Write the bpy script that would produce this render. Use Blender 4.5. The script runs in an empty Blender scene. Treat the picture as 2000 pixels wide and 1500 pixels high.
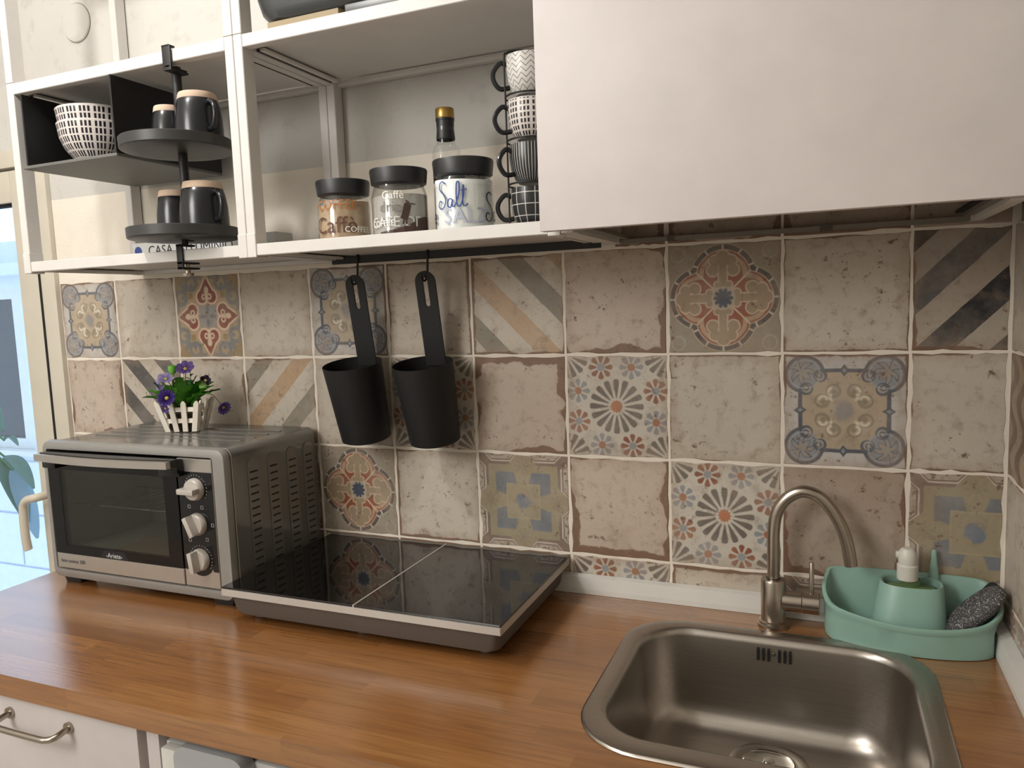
import bpy, bmesh, math, random
from mathutils import Vector, Matrix, Euler
PI = math.pi
random.seed(7)
SC = bpy.context.scene
COL = SC.collection

# ------------------------------------------------------------------ camera, world, lights, exposure
cd = bpy.data.cameras.new('camera'); cam = bpy.data.objects.new('camera', cd); COL.objects.link(cam)
cd.sensor_width = 36.0; cd.lens = 1479.84 / 2000 * 36.0
cam.location = (1.8725, -1.4079, 1.4784); cam.rotation_euler = (1.4654, 0.0361, 0.3921)
cd.clip_start = 0.02
SC.camera = cam
w = bpy.data.worlds.new('sky'); SC.world = w; w.use_nodes = True
bgn = w.node_tree.nodes['Background']; bgn.inputs[0].default_value = (0.60, 0.79, 1.0, 1); bgn.inputs[1].default_value = 2.1
def lamp(name, kind, loc, energy, color, **k):
    l = bpy.data.lights.new(name, kind); l.energy = energy; l.color = color
    for a, b in k.items(): setattr(l, a, b)
    o = bpy.data.objects.new(name, l); COL.objects.link(o); o.location = loc
    return o
lamp('ceiling_bulb', 'POINT', (0.59, -0.95, 2.48), 26, (1.0, 0.975, 0.945), shadow_soft_size=0.045)
lamp('fill_light', 'POINT', (0.25, -2.35, 2.25), 80, (1.0, 0.98, 0.96), shadow_soft_size=0.40)  # added unseen fill, large and soft, to lift the shadows
SC.view_settings.view_transform = 'Standard'; SC.view_settings.look = 'None'
SC.view_settings.gamma = 1.0; SC.view_settings.use_curve_mapping = False
SC.view_settings.exposure = 0.0

# ------------------------------------------------------------------ node expression compiler
def lin(c):
    return tuple(((v / 255) / 12.92 if v / 255 <= 0.04045 else ((v / 255 + 0.055) / 1.055) ** 2.4) for v in c[:3]) + (1.0,)
class G:
    nt = None
def setin(sock, v):
    if isinstance(v, X): v = v.s
    if hasattr(v, 'is_output'): G.nt.links.new(v, sock)
    else: sock.default_value = v
def mop(op, *a, clamp=False):
    n = G.nt.nodes.new('ShaderNodeMath'); n.operation = op; n.use_clamp = clamp
    for i, v in enumerate(a): setin(n.inputs[i], v)
    return X(n.outputs[0])
class X:
    def __init__(s, sock): s.s = sock
    def __add__(s, o): return mop('ADD', s, o)
    __radd__ = __add__
    def __sub__(s, o): return mop('SUBTRACT', s, o)
    def __rsub__(s, o): return mop('SUBTRACT', o, s)
    def __mul__(s, o): return mop('MULTIPLY', s, o)
    __rmul__ = __mul__
    def __truediv__(s, o): return mop('DIVIDE', s, o)
    def __neg__(s): return mop('MULTIPLY', s, -1.0)
def mx(*a):
    r = a[0]
    for b in a[1:]: r = mop('MAXIMUM', r, b)
    return r
def mn(*a):
    r = a[0]
    for b in a[1:]: r = mop('MINIMUM', r, b)
    return r
def ab(a): return mop('ABSOLUTE', a)
def hyp(a, b): return mop('SQRT', a * a + b * b)
def disc(a, b, ca, cb, r, sa=1.0): return hyp((a - ca) * sa if sa != 1.0 else a - ca, b - cb) - r
def ringd(d, wd): return ab(d) - wd
def mask(d, s=0.02): return mop('MULTIPLY_ADD', d, -1.0 / s, 0.5, clamp=True)
def band(a, lo, hi, s=0.02): return mask(ab(a - (lo + hi) / 2) - (hi - lo) / 2, s)
def mixc(a, b, f):
    n = G.nt.nodes.new('ShaderNodeMix'); n.data_type = 'RGBA'
    setin(n.inputs[0], f)
    for i, v in ((6, a), (7, b)):
        if isinstance(v, tuple) and len(v) == 3: v = lin(v)
        setin(n.inputs[i], v)
    return n.outputs[2]
def noise(vec, scale, detail=4, rough=0.55):
    n = G.nt.nodes.new('ShaderNodeTexNoise'); setin(n.inputs['Vector'], vec)
    n.inputs['Scale'].default_value = scale; n.inputs['Detail'].default_value = detail; n.inputs['Roughness'].default_value = rough
    return X(n.outputs[0])
def sep(vec):
    n = G.nt.nodes.new('ShaderNodeSeparateXYZ'); setin(n.inputs[0], vec)
    return X(n.outputs[0]), X(n.outputs[1]), X(n.outputs[2])
def comb(a, b, c):
    n = G.nt.nodes.new('ShaderNodeCombineXYZ')
    for i, v in enumerate((a, b, c)): setin(n.inputs[i], v)
    return n.outputs[0]
def objco(): return G.nt.nodes.new('ShaderNodeTexCoord').outputs['Object']
def worldco(): return G.nt.nodes.new('ShaderNodeNewGeometry').outputs['Position']
def ramp(f, stops, mode='LINEAR'):
    n = G.nt.nodes.new('ShaderNodeValToRGB'); n.color_ramp.interpolation = mode
    el = n.color_ramp.elements
    while len(el) < len(stops): el.new(0.5)
    for e, (p, c) in zip(el, stops): e.position = p; e.color = lin(c)
    setin(n.inputs[0], f)
    return n.outputs[0]
def polar(a, b, n):
    """fold the plane into n equal sectors round the origin: returns r, distance along, distance across"""
    r = hyp(a, b); th = mop('ARCTAN2', b, a)
    k = mop('PINGPONG', th + 20 * PI, PI / n)
    return r, r * mop('COSINE', k), r * mop('SINE', k)

MATS = {}
def mat(name, color=(200, 200, 200), rough=0.5, metal=0.0, fn=None, bump=None, **kw):
    if name in MATS: return MATS[name]
    m = bpy.data.materials.new(name); m.use_nodes = True; G.nt = m.node_tree
    p = m.node_tree.nodes['Principled BSDF']; G.p = p
    p.inputs['Base Color'].default_value = lin(color); p.inputs['Roughness'].default_value = rough; p.inputs['Metallic'].default_value = metal
    for k, v in kw.items(): p.inputs[k.replace('_', ' ')].default_value = v
    if fn:
        c = fn()
        if c is not None: setin(p.inputs['Base Color'], c)
    elif not kw.get('Emission_Strength'):
        c0 = tuple(max(0, v * 0.96 - 1) for v in color); c1 = tuple(min(255, v * 1.03 + 1) for v in color)
        setin(p.inputs['Base Color'], mixc(c0, c1, noise(objco(), 14.0, 3)))
    if bump:
        sc, st = bump
        b = m.node_tree.nodes.new('ShaderNodeBump'); b.inputs['Strength'].default_value = st; b.inputs['Distance'].default_value = 0.002
        setin(b.inputs['Height'], noise(objco(), sc, 5)); setin(p.inputs['Normal'], b.outputs[0])
    MATS[name] = m
    return m
def glassmat(name, tint, refl=0.08, rough=0.03):
    m = bpy.data.materials.new(name); m.use_nodes = True; nt = G.nt = m.node_tree
    nt.nodes.remove(nt.nodes['Principled BSDF'])
    t = nt.nodes.new('ShaderNodeBsdfTransparent'); t.inputs[0].default_value = (*tint, 1)
    g = nt.nodes.new('ShaderNodeBsdfGlossy'); g.inputs['Roughness'].default_value = rough
    fr = nt.nodes.new('ShaderNodeFresnel'); gm = nt.nodes.new('ShaderNodeNewGeometry'); nt.links.new((X(gm.outputs['Backfacing']) * (1 / 1.5 - 1.5) + 1.5).s, fr.inputs[0])
    mxs = nt.nodes.new('ShaderNodeMixShader'); nt.links.new(fr.outputs[0], mxs.inputs[0])
    nt.links.new(t.outputs[0], mxs.inputs[1]); nt.links.new(g.outputs[0], mxs.inputs[2])
    nt.links.new(mxs.outputs[0], nt.nodes['Material Output'].inputs[0])
    MATS[name] = m
    return m

# ------------------------------------------------------------------ geometry helpers
def NB(): return bmesh.new()
def box(bm, x0, x1, y0, y1, z0, z1, bev=0.0, seg=2):
    r = bmesh.ops.create_cube(bm, size=1.0); vs = r['verts']
    for v in vs:
        v.co = Vector(((x0 + x1) / 2 + v.co.x * (x1 - x0), (y0 + y1) / 2 + v.co.y * (y1 - y0), (z0 + z1) / 2 + v.co.z * (z1 - z0)))
    if bev > 0:
        es = list({e for v in vs for e in v.link_edges})
        bmesh.ops.bevel(bm, geom=es, offset=bev, segments=seg, profile=0.6, affect='EDGES')
    return bm
def BX(*a, **k): return box(NB(), *a, **k)
def lathe(bm, prof, cx=0, cy=0, n=40, caps=True):
    rings = []
    for r, z in prof:
        if r < 1e-6: rings.append([bm.verts.new((cx, cy, z))])
        else: rings.append([bm.verts.new((cx + r * math.cos(2 * PI * i / n), cy + r * math.sin(2 * PI * i / n), z)) for i in range(n)])
    for a, b in zip(rings, rings[1:]):
        for i in range(n):
            j = (i + 1) % n
            if len(a) == 1 and len(b) == 1: break
            if len(a) == 1: bm.faces.new((a[0], b[j], b[i]))
            elif len(b) == 1: bm.faces.new((a[i], a[j], b[0]))
            else: bm.faces.new((a[i], a[j], b[j], b[i]))
    return bm
def loops(bm, Ls, cap0=False, cap1=False, closed=True):
    """bridge loops of equal length"""
    R = [[bm.verts.new(p) for p in L] for L in Ls]
    n = len(R[0])
    for a, b in zip(R, R[1:]):
        for i in range(n if closed else n - 1):
            j = (i + 1) % n
            bm.faces.new((a[i], a[j], b[j], b[i]))
    if cap0: bm.faces.new(R[0][::-1])
    if cap1: bm.faces.new(R[-1])
    return bm
def rrect(x0, x1, y0, y1, r, n=6):
    pts = []
    for cx, cy, a0 in ((x1 - r, y1 - r, 0), (x0 + r, y1 - r, 90), (x0 + r, y0 + r, 180), (x1 - r, y0 + r, 270)):
        for i in range(n + 1):
            a = math.radians(a0 + 90 * i / n); pts.append((cx + r * math.cos(a), cy + r * math.sin(a)))
    return pts
def catmull(pts, n=8):
    P = [Vector(p) for p in pts]; out = []
    Q = [P[0] * 2 - P[1]] + P + [P[-1] * 2 - P[-2]]
    for i in range(1, len(Q) - 2):
        for k in range(n):
            t = k / n; a, b, c, d = Q[i - 1], Q[i], Q[i + 1], Q[i + 2]
            out.append(0.5 * ((2 * b) + (c - a) * t + (2 * a - 5 * b + 4 * c - d) * t * t + (3 * b - a - 3 * c + d) * t ** 3))
    out.append(P[-1]); return out
def tube(bm, pts, r, n=12, cap=True):
    P = [Vector(p) for p in pts]; rs = r if isinstance(r, (list, tuple)) else [r] * len(P)
    T = [(P[min(i + 1, len(P) - 1)] - P[max(i - 1, 0)]).normalized() for i in range(len(P))]
    u = T[0].orthogonal().normalized(); Ls = []
    for i, p in enumerate(P):
        u = (u - T[i] * u.dot(T[i])).normalized(); v = T[i].cross(u)
        Ls.append([p + (u * math.cos(2 * PI * k / n) + v * math.sin(2 * PI * k / n)) * rs[i] for k in range(n)])
    return loops(bm, Ls, cap, cap)
def prism(bm, pts, ax, a0, a1):
    """extrude a 2D outline along axis ax ('x','y','z') from a0 to a1"""
    def P(p, a): return {'x': (a, p[0], p[1]), 'y': (p[0], a, p[1]), 'z': (p[0], p[1], a)}[ax]
    return loops(bm, [[P(p, a0) for p in pts], [P(p, a1) for p in pts]], True, True)
def finish(bm, smooth=True):
    bmesh.ops.recalc_face_normals(bm, faces=bm.faces)
    if smooth:
        for f in bm.faces: f.smooth = True
def obj(name, bm, m, parent=None, base=None, smooth=True, sharp=35):
    finish(bm, smooth)
    if base is None and parent is not None: base = BASE.get(parent.name, Vector((0, 0, 0)))
    if base is not None:
        b = Vector(base)
        for v in bm.verts: v.co -= b
    me = bpy.data.meshes.new(name); bm.to_mesh(me); bm.free()
    if smooth:
        try: me.set_sharp_from_angle(angle=math.radians(sharp))
        except Exception: pass
    for mm in (m if isinstance(m, (list, tuple)) else [m]): me.materials.append(mm)
    o = bpy.data.objects.new(name, me); COL.objects.link(o)
    if parent is not None: o.parent = parent; BASE[o.name] = BASE.get(parent.name, Vector((0, 0, 0)))
    elif base is not None: o.location = base; BASE[o.name] = Vector(base)
    return o
BASE = {}
def tag(o, label, cat, group=None):
    o['label'] = label; o['category'] = cat
    if group: o['group'] = group
    return o
def thing(name, label, cat, loc, group=None, local=False, rotz=0):
    o = bpy.data.objects.new(name, None); COL.objects.link(o); o.location = loc; o.empty_display_size = 0.02
    o.rotation_euler = (0, 0, rotz)
    BASE[o.name] = Vector((0, 0, 0)) if local else Vector(loc)
    return tag(o, label, cat, group)
def struct(o): o['kind'] = 'structure'; return o
def copytree(o, parent=None):
    c = o.copy(); COL.objects.link(c); c.parent = parent
    for ch in list(o.children): copytree(ch, c)
    return c
def textbm(s, size, ext=0.0):
    cu = bpy.data.curves.new('txt', 'FONT'); cu.body = s; cu.size = size; cu.resolution_u = 3; cu.align_x = 'CENTER'
    o = bpy.data.objects.new('txt', cu); COL.objects.link(o)
    dg = bpy.context.evaluated_depsgraph_get(); me = bpy.data.meshes.new_from_object(o.evaluated_get(dg))
    bm = NB(); bm.from_mesh(me)
    bpy.data.objects.remove(o); bpy.data.curves.remove(cu); bpy.data.meshes.remove(me)
    return bm
def wrap(bm, cx, cy, R, a0, z0):
    """wrap flat (x,y) drawing on a cylinder: x -> arc, y -> height"""
    for v in bm.verts:
        a = a0 + v.co.x / R; v.co = Vector((cx + R * math.cos(a), cy + R * math.sin(a), z0 + v.co.y))
    return bm
def stroke(bm, pts, wd, z=0.0, n=6):
    P = catmull([(p[0], p[1], 0) for p in pts], n); m = len(P)
    A, B = [], []
    for i, p in enumerate(P):
        t = (P[min(i + 1, m - 1)] - P[max(i - 1, 0)]).normalized(); nn = Vector((-t.y, t.x, 0))
        ww = wd * (0.55 + 0.45 * abs(nn.x))
        A.append(bm.verts.new(p + nn * ww / 2 + Vector((0, 0, z)))); B.append(bm.verts.new(p - nn * ww / 2 + Vector((0, 0, z))))
    for i in range(m - 1): bm.faces.new((A[i], A[i + 1], B[i + 1], B[i]))
    return bm

# ------------------------------------------------------------------ materials
def plaster():
    p = worldco(); n1 = noise(p, 3.0, 6, 0.6); n2 = noise(p, 22.0, 4, 0.6)
    return mixc(mixc((184, 181, 175), (206, 202, 195), n1), (172, 169, 164), mop('MULTIPLY', mask(0.62 - n2, 0.15), 0.5))
M_plaster = mat('painted plaster', rough=0.85, fn=plaster, bump=(60, 0.25))
M_ceil = mat('ceiling paint', (225, 222, 215), 0.9)
M_grey_paint = mat('grey green wall paint', (140, 136, 122), 0.8, bump=(50, 0.2))
def floorfn():
    x, y, z = sep(worldco()); fx = mop('PINGPONG', x, 0.3); fy = mop('PINGPONG', y, 0.3)
    return mixc((170, 160, 148), (120, 112, 104), mx(mask(fx - 0.002, 0.002), mask(fy - 0.002, 0.002)))
M_floor = mat('floor tile', rough=0.5, fn=floorfn)
M_grout = mat('cream grout', (226, 217, 203), 0.9, bump=(180, 0.5))
M_white = mat('white powder coated metal', (212, 208, 203), 0.42)
M_whitepanel = mat('white cabinet front', (208, 200, 197), 0.45)
M_trim = mat('white plastic trim', (214, 212, 206), 0.35)
M_cream = mat('cream painted door frame', (198, 190, 174), 0.45)
M_black = mat('matt black metal', (20, 20, 21), 0.5, bump=(300, 0.15))
M_blackgap = mat('black gap line', (12, 11, 10), 0.8)  # solid black standing for the darkness inside gaps and slots
M_dark_under = mat('dark grey lacquered metal', (52, 52, 51), 0.42)
def woodfn():
    x, y, z = sep(worldco())
    row = mop('FLOOR', (y + z * 1.0) / 0.046)
    rn = G.nt.nodes.new('ShaderNodeTexWhiteNoise'); rn.noise_dimensions = '1D'; setin(rn.inputs['W'], row)
    xx = (x + X(rn.outputs[0]) * 0.9) / 0.42
    colm = mop('FLOOR', xx)
    wn = G.nt.nodes.new('ShaderNodeTexWhiteNoise'); wn.noise_dimensions = '2D'; setin(wn.inputs['Vector'], comb(row, colm, 0.0))
    tone = X(wn.outputs[0])
    off = comb(x * 1.6 + tone * 9.0, y * 26.0 + tone * 17.0, z * 26.0)
    g = noise(off, 2.2, 6, 0.62); g2 = noise(comb(x * 7.0 + tone * 5.0, y * 190.0, z * 190.0), 1.0, 3, 0.6)
    a = ramp(tone * 0.25 + g * 0.72 - 0.0, [(0.10, (104, 66, 36)), (0.40, (136, 89, 47)), (0.62, (155, 106, 58)), (0.95, (181, 132, 79))])
    a = mixc(a, (104, 66, 38), mop('MULTIPLY', mask(0.60 - g2, 0.2), 0.5))
    fl = mn(mop('PINGPONG', (y + z) / 0.046, 0.5) * 0.046, mop('PINGPONG', xx, 0.5) * 0.42)
    return mixc(a, (110, 70, 40), mop('MULTIPLY', mask(fl - 0.0005, 0.0008), 0.15))
M_wood = mat('oiled butcher block laminate', rough=0.25, fn=woodfn, Coat_Weight=1.0, Coat_Roughness=0.2, Specular_IOR_Level=0.7)
def steelfn():
    x, y, z = sep(objco()); g = noise(comb(x * 3.0, y * 90.0, z * 90.0), 3.0, 4)
    G.p.inputs['Roughness'].default_value = 0.32
    return mixc((160, 153, 145), (186, 179, 170), g)
M_steel = mat('brushed stainless steel', rough=0.3, metal=1.0, fn=steelfn)
M_nickel = mat('brushed nickel', (178, 168, 156), 0.28, 1.0)
M_chrome = mat('polished chrome', (205, 203, 198), 0.12, 1.0)
M_ovenbody = mat('silver grey enamel', (126, 125, 121), 0.17, 0.35)
M_bezel = mat('satin silver bezel', (146, 143, 138), 0.36, 0.25)
M_alu = mat('brushed aluminium panel', (188, 182, 174), 0.32, 0.75)
M_bglass = mat('black ceramic glass', (7, 7, 8), 0.045, Specular_IOR_Level=0.75)
M_doorglass = mat('black door glass', (8, 8, 9), 0.12, Specular_IOR_Level=0.35)
M_bplastic = mat('gloss black plastic', (16, 16, 18), 0.18)
M_hobbody = mat('warm grey plastic', (92, 84, 77), 0.5)
M_silver = mat('silver plastic rim', (190, 183, 175), 0.38, 0.2)
M_teal = mat('mint green plastic', (138, 172, 159), 0.38, Subsurface_Weight=0.05)
M_whiteplastic = mat('white plastic', (205, 203, 193), 0.35)
M_blackplastic = mat('black plastic lid', (34, 34, 36), 0.42)
M_cup = mat('matt black steel cup', (14, 14, 15), 0.6, bump=(250, 0.15))
M_beige = mat('unglazed beige clay', (206, 180, 158), 0.8)
M_blackglaze = mat('satin black glaze', (26, 27, 30), 0.22)
def gritty():
    return mixc((62, 60, 60), (190, 186, 184), mask(0.60 - noise(objco(), 420.0, 2, 0.8), 0.08))
M_scrub = mat('glittery grey scouring pad', rough=0.5, fn=gritty, bump=(500, 0.8))
M_print = {k: mat('print ' + k, c, 0.6) for k, c in dict(white=(240, 238, 232), brown=(96, 62, 48), blue=(52, 74, 140), pale=(178, 184, 205), dark=(40, 42, 60), grey=(120, 118, 112), silver=(205, 205, 200), orange=(176, 112, 58)).items()}
M_clear = glassmat('clear glass', (0.985, 0.99, 0.985))
M_oven_glass = glassmat('smoked oven glass', (0.66, 0.66, 0.62))
M_window_glass = glassmat('window glass', (0.97, 0.98, 1.0))

# --- cement tile prints. u,v run -1..1 over the tile
def tile_base():
    x, y, z = sep(objco()); p = worldco()
    wob = noise(p, 26.0, 3) - 0.5; wob2 = noise(comb(z * 1.0, x * 1.0, 3.3), 31.0, 3) - 0.5
    u = x * 10.0 + wob * 0.035; v = z * 10.0 + wob2 * 0.035
    return u, v, p, x * 10.0, z * 10.0
def wear(c, u, v, p, edge=0.06, amt=1.0, brown=(112, 82, 63)):
    n1 = noise(p, 7.0, 7, 0.68); n2 = noise(p, 38.0, 5, 0.7); n4 = noise(p, 90.0, 3, 0.7)
    c = mixc(c, (196, 186, 172), mop('MULTIPLY', mask(0.56 - n1, 0.25), 0.30))
    c = mixc(c, (128, 112, 96), mop('MULTIPLY', mask(0.60 - n2, 0.16), 0.45))
    ed = 1.0 - mx(ab(u), ab(v))
    c = mixc(c, (150, 128, 108), mop('MULTIPLY', mask(ed - 0.16 - (n2 - 0.5) * 0.5, 0.2), 0.35))
    n5 = noise(p, 5.5, 3)
    pres = mask(0.48 - n5, 0.10)
    d = ed - pres * (edge * 1.5 + (n1 - 0.5) * 1.9 * amt * (edge + 0.05) + (n2 - 0.5) * 0.10) - 0.004
    c = mixc(c, brown, mop('MULTIPLY', mask(d, 0.025), 0.85))
    c = mixc(c, (158, 132, 112), mop('MULTIPLY', mask(0.60 - noise(p, 11.0, 5, 0.7), 0.12), 0.28))
    n6 = noise(p, 55.0, 6, 0.75); n7 = noise(p, 9.0, 2)
    c = mixc(c, (104, 84, 68), mop('MULTIPLY', mop('MULTIPLY', mask(0.60 - n6, 0.04), mask(0.50 - n7, 0.12)), 0.9))
    return mixc(c, (92, 76, 62), mop('MULTIPLY', mask(0.70 - n4, 0.05), 0.55))
def t_plain(edge=0.05, amt=1.0, base=(194, 183, 168), brown=(112, 82, 63)):
    def f():
        u, v, p, a, b = tile_base(); n = noise(p, 5.0, 6, 0.6)
        return wear(mixc(tuple(q - 13 for q in base), tuple(min(255, q + 8) for q in base), n), a, b, p, edge, amt, brown)
    return f
def t_stripes(sign, cols):
    def f():
        u, v, p, a, b = tile_base(); wv = u + v if sign > 0 else u - v
        st = [(0.0, cols[0])] + [((t + 2) / 4, c) for t, c in zip((-1.6, -1.08, -0.55, 0.0, 0.56, 1.08, 1.58), cols[1:])]
        return wear(ramp((wv + 2.0) / 4.0, st, 'CONSTANT'), a, b, p, 0.05, 0.8)
    return f
CR, GG, TN = (194, 184, 170), (134, 128, 114), (180, 152, 122)
DK, DK2 = (88, 86, 84), (58, 57, 58)
def t_scroll():
    u, v, p, ea, eb = tile_base(); a, b = ab(u), ab(v); P, Q = mx(a, b), mn(a, b)
    dark, blue, tan, olive, cream = (84, 88, 98), (136, 140, 145), (172, 156, 134), (140, 129, 110), (214, 204, 186)
    c = mixc((188, 184, 178), tan, mask(P - 0.70))
    c = mixc(c, dark, mask(mx(ab(P - 0.70) - 0.034, Q - 0.45)))
    kn = ab(P - 0.70) * 0.7 + ab(Q) - 0.075
    c = mixc(c, dark, mask(kn)); c = mixc(c, blue, mask(kn + 0.04))
    lobe = disc(P, Q, 0.63, 0.63, 0.335); S = P + Q
    c = mixc(c, dark, mask(mx(lobe, 0.98 - S))); c = mixc(c, blue, mask(mx(lobe + 0.055, 0.90 - S)))
    cu = disc(P, Q, 0.605, 0.375, 0.112)
    c = mixc(c, dark, mask(cu)); c = mixc(c, (156, 152, 146), mask(disc(P, Q, 0.595, 0.385, 0.078))); c = mixc(c, dark, mask(ringd(disc(P, Q, 0.61, 0.40, 0.045), 0.014)))
    lx = P - 0.66; ly = Q - 0.66; lr = hyp(lx, ly); lt = mop('ARCTAN2', ly, lx)
    leaf = lr - 0.15 - mop('SINE', lt * 6.0 + lr * 26.0) * 0.07
    c = mixc(c, (90, 92, 100), mask(ringd(leaf, 0.016))); c = mixc(c, (158, 144, 128), mop('MULTIPLY', mask(leaf + 0.05), 0.75))
    c = mixc(c, (170, 170, 172), mop('MULTIPLY', mask(ringd(disc(P, Q, 0.63, 0.63, 0.245), 0.008)), 0.8))
    d1 = (P + Q) * 0.7071; d2 = (P - Q) * 0.7071
    sc1 = disc(P, Q, 0.345, 0.165, 0.125)
    c = mixc(c, olive, mask(sc1)); c = mixc(c, tan, mask(disc(P, Q, 0.36, 0.175, 0.080))); c = mixc(c, olive, mask(disc(P, Q, 0.335, 0.155, 0.045)))
    c = mixc(c, cream, mask(mx(ringd(disc(P, Q, 0.33, 0.19, 0.062), 0.020), 0.30 - Q - 0.11), 0.03)); c = mixc(c, cream, mask(hyp((d1 - 0.30) * 0.55, d2) - 0.026, 0.03))
    c = mixc(c, (140, 134, 130), mask(hyp(a, b) - 0.16 - (noise(p, 50.0, 3) - 0.5) * 0.2, 0.08))
    return wear(c, ea, eb, p, 0.04, 0.7)
def t_hearts():
    u, v, p, ea, eb = tile_base(); a, b = ab(u), ab(v); P, Q = mx(a, b), mn(a, b)
    red, bg, pink, gb, gold, cream = (134, 74, 60), (166, 146, 116), (186, 154, 128), (122, 122, 122), (148, 124, 82), (214, 190, 164)
    c = mixc(bg, pink, mask(hyp(a, b) - 0.62, 0.3))
    c = mixc(c, gold, mask(1.52 - (a + b), 0.04)); c = mixc(c, gold, mask(mx(ab(P - 0.50), ab(Q - 0.50)) - 0.07))
    for (cp, cq, r) in ((0.80, 0.46, 0.16), (0.62, 0.78, 0.14)):
        c = mixc(c, gb, mask(ringd(disc(P, Q, cp, cq, r), 0.05))); c = mixc(c, gb, mask(disc(P, Q, cp - 0.06, cq, 0.055)))
    c = mixc(c, gb, mask(mx(ab(P - 0.93) - 0.05, ab(Q - 0.22) - 0.1)))
    def heart(g):
        return mn(mx((Q + (P - 0.92) * 0.62) * 0.85 - g, 0.50 - P - g), disc(P, Q, 0.47, 0.145, 0.148 + g))
    cut = disc(P, Q, 0.33, 0.0, 0.06)
    c = mixc(c, cream, mask(heart(0.045))); c = mixc(c, red, mask(mx(heart(0.0), -cut)))
    fl = mn(disc(P, Q, 0.62, 0.0, 0.07, 0.75), ringd(disc(P, Q, 0.47, 0.085, 0.055), 0.02), mx(ab(P - 0.46) - 0.14, Q - 0.03))
    c = mixc(c, cream, mask(fl, 0.03))
    c = mixc(c, (150, 144, 138), mask(P - 0.27, 0.05)); c = mixc(c, (118, 116, 118), mask(hyp((P - 0.15) * 0.45, Q) - 0.05, 0.04))
    return wear(c, ea, eb, p, 0.0, 0.35, (150, 128, 100))
def t_quatre():
    u, v, p, ea, eb = tile_base(); a, b = ab(u), ab(v); P, Q = mx(a, b), mn(a, b)
    dark, bg, pinkb, red, crm, olive, blue = (86, 80, 78), (150, 140, 124), (180, 150, 124), (148, 86, 62), (200, 182, 158), (158, 138, 112), (74, 80, 94)
    d = disc(P, Q, 0.39, 0.0, 0.56)
    c = mixc(bg, (170, 162, 148), mask(ringd(disc(P, Q, 0.80, 0.80, 0.12), 0.012)))
    ang = mop('ARCTAN2', Q, P - 0.39); seg = mop('PINGPONG', ang, 0.30)
    c = mixc(c, crm, mask(d - 0.012)); c = mixc(c, dark, mask(d)); c = mixc(c, (196, 186, 172), mask(mx(d, seg - 0.035)))
    c = mixc(c, crm, mask(d + 0.085)); c = mixc(c, red, mask(d + 0.10)); c = mixc(c, pinkb, mask(d + 0.135 + (noise(p, 30.0, 3) - 0.5) * 0.1))
    i = disc(P, Q, 0.40, 0.0, 0.33)
    c = mixc(c, (120, 84, 60), mask(ringd(i, 0.012))); c = mixc(c, red, mask(i)); c = mixc(c, crm, mask(mx(ab(P - Q) - 0.022, ab(P - 0.31) - 0.17)))
    t = mn(mx(P - 0.66, Q - 0.07), disc(P, Q, 0.50, 0.18, 0.10), disc(P, Q, 0.66, 0.14, 0.10), disc(P, Q, 0.72, 0.0, 0.12), disc(P, Q, 0.24, 0.10, 0.055))
    c = mixc(c, crm, mask(t - 0.022)); c = mixc(c, olive, mask(t)); c = mixc(c, crm, mask(ringd(disc(P, Q, 0.42, 0.0, 0.20), 0.010)), ) if False else c
    c = mixc(c, (176, 164, 146), mask(hyp(a, b) - 0.21)); r, al, ac = polar(u, v, 10)
    c = mixc(c, blue, mask(mn(r - 0.13, hyp(al - 0.14, ac) - 0.035)))
    return wear(c, ea, eb, p, 0.01, 0.3, (140, 118, 98))
def t_star():
    u, v, p, ea, eb = tile_base(); a, b = ab(u), ab(v); P, Q = mx(a, b), mn(a, b)
    bg, dk, og, bl = (194, 186, 174), (108, 101, 93), (156, 108, 82), (142, 144, 146)
    c = lin(bg)
    def petals(cx, cy, n, r0, r1, s0, s1):
        r, al, ac = polar(cx, cy, n)
        cap = 0.056 if n == 16 else 0.052
        return mx(ac - s0 - (al - r0) * s1, ac - cap, al - r1, ac * (0.75 if n == 16 else 0.9) + al - r1 - cap * 0.35, r0 - al)
    c = mixc(c, dk, mask(petals(u, v, 16, 0.17, 0.53, 0.010, 0.172)))
    r, al, ac = polar(u, v, 12); c = mixc(c, (176, 116, 84), mask(r - 0.13 + ac * 1.2))
    x2 = P - 0.76; y2 = Q - 0.30
    sgn = mask(u * v * (a - b) * -1.0, 0.0005)
    pet = petals(x2, y2, 8, 0.085, 0.235, 0.018, 0.33)
    og2 = mixc(og, (132, 84, 64), mask(0.5 - noise(p, 16.0, 2), 0.2))
    c = mixc(c, mixc(bl, og2, sgn), mask(pet)); c = mixc(c, mixc(og, bl, sgn), mask(hyp(x2, y2) - 0.075))
    c = mixc(c, dk, mask(petals(1.0 - a, 1.0 - b, 16, 0.14, 0.46, 0.008, 0.16)))
    return wear(c, ea, eb, p, 0.0, 0.35, (140, 122, 104))
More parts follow.
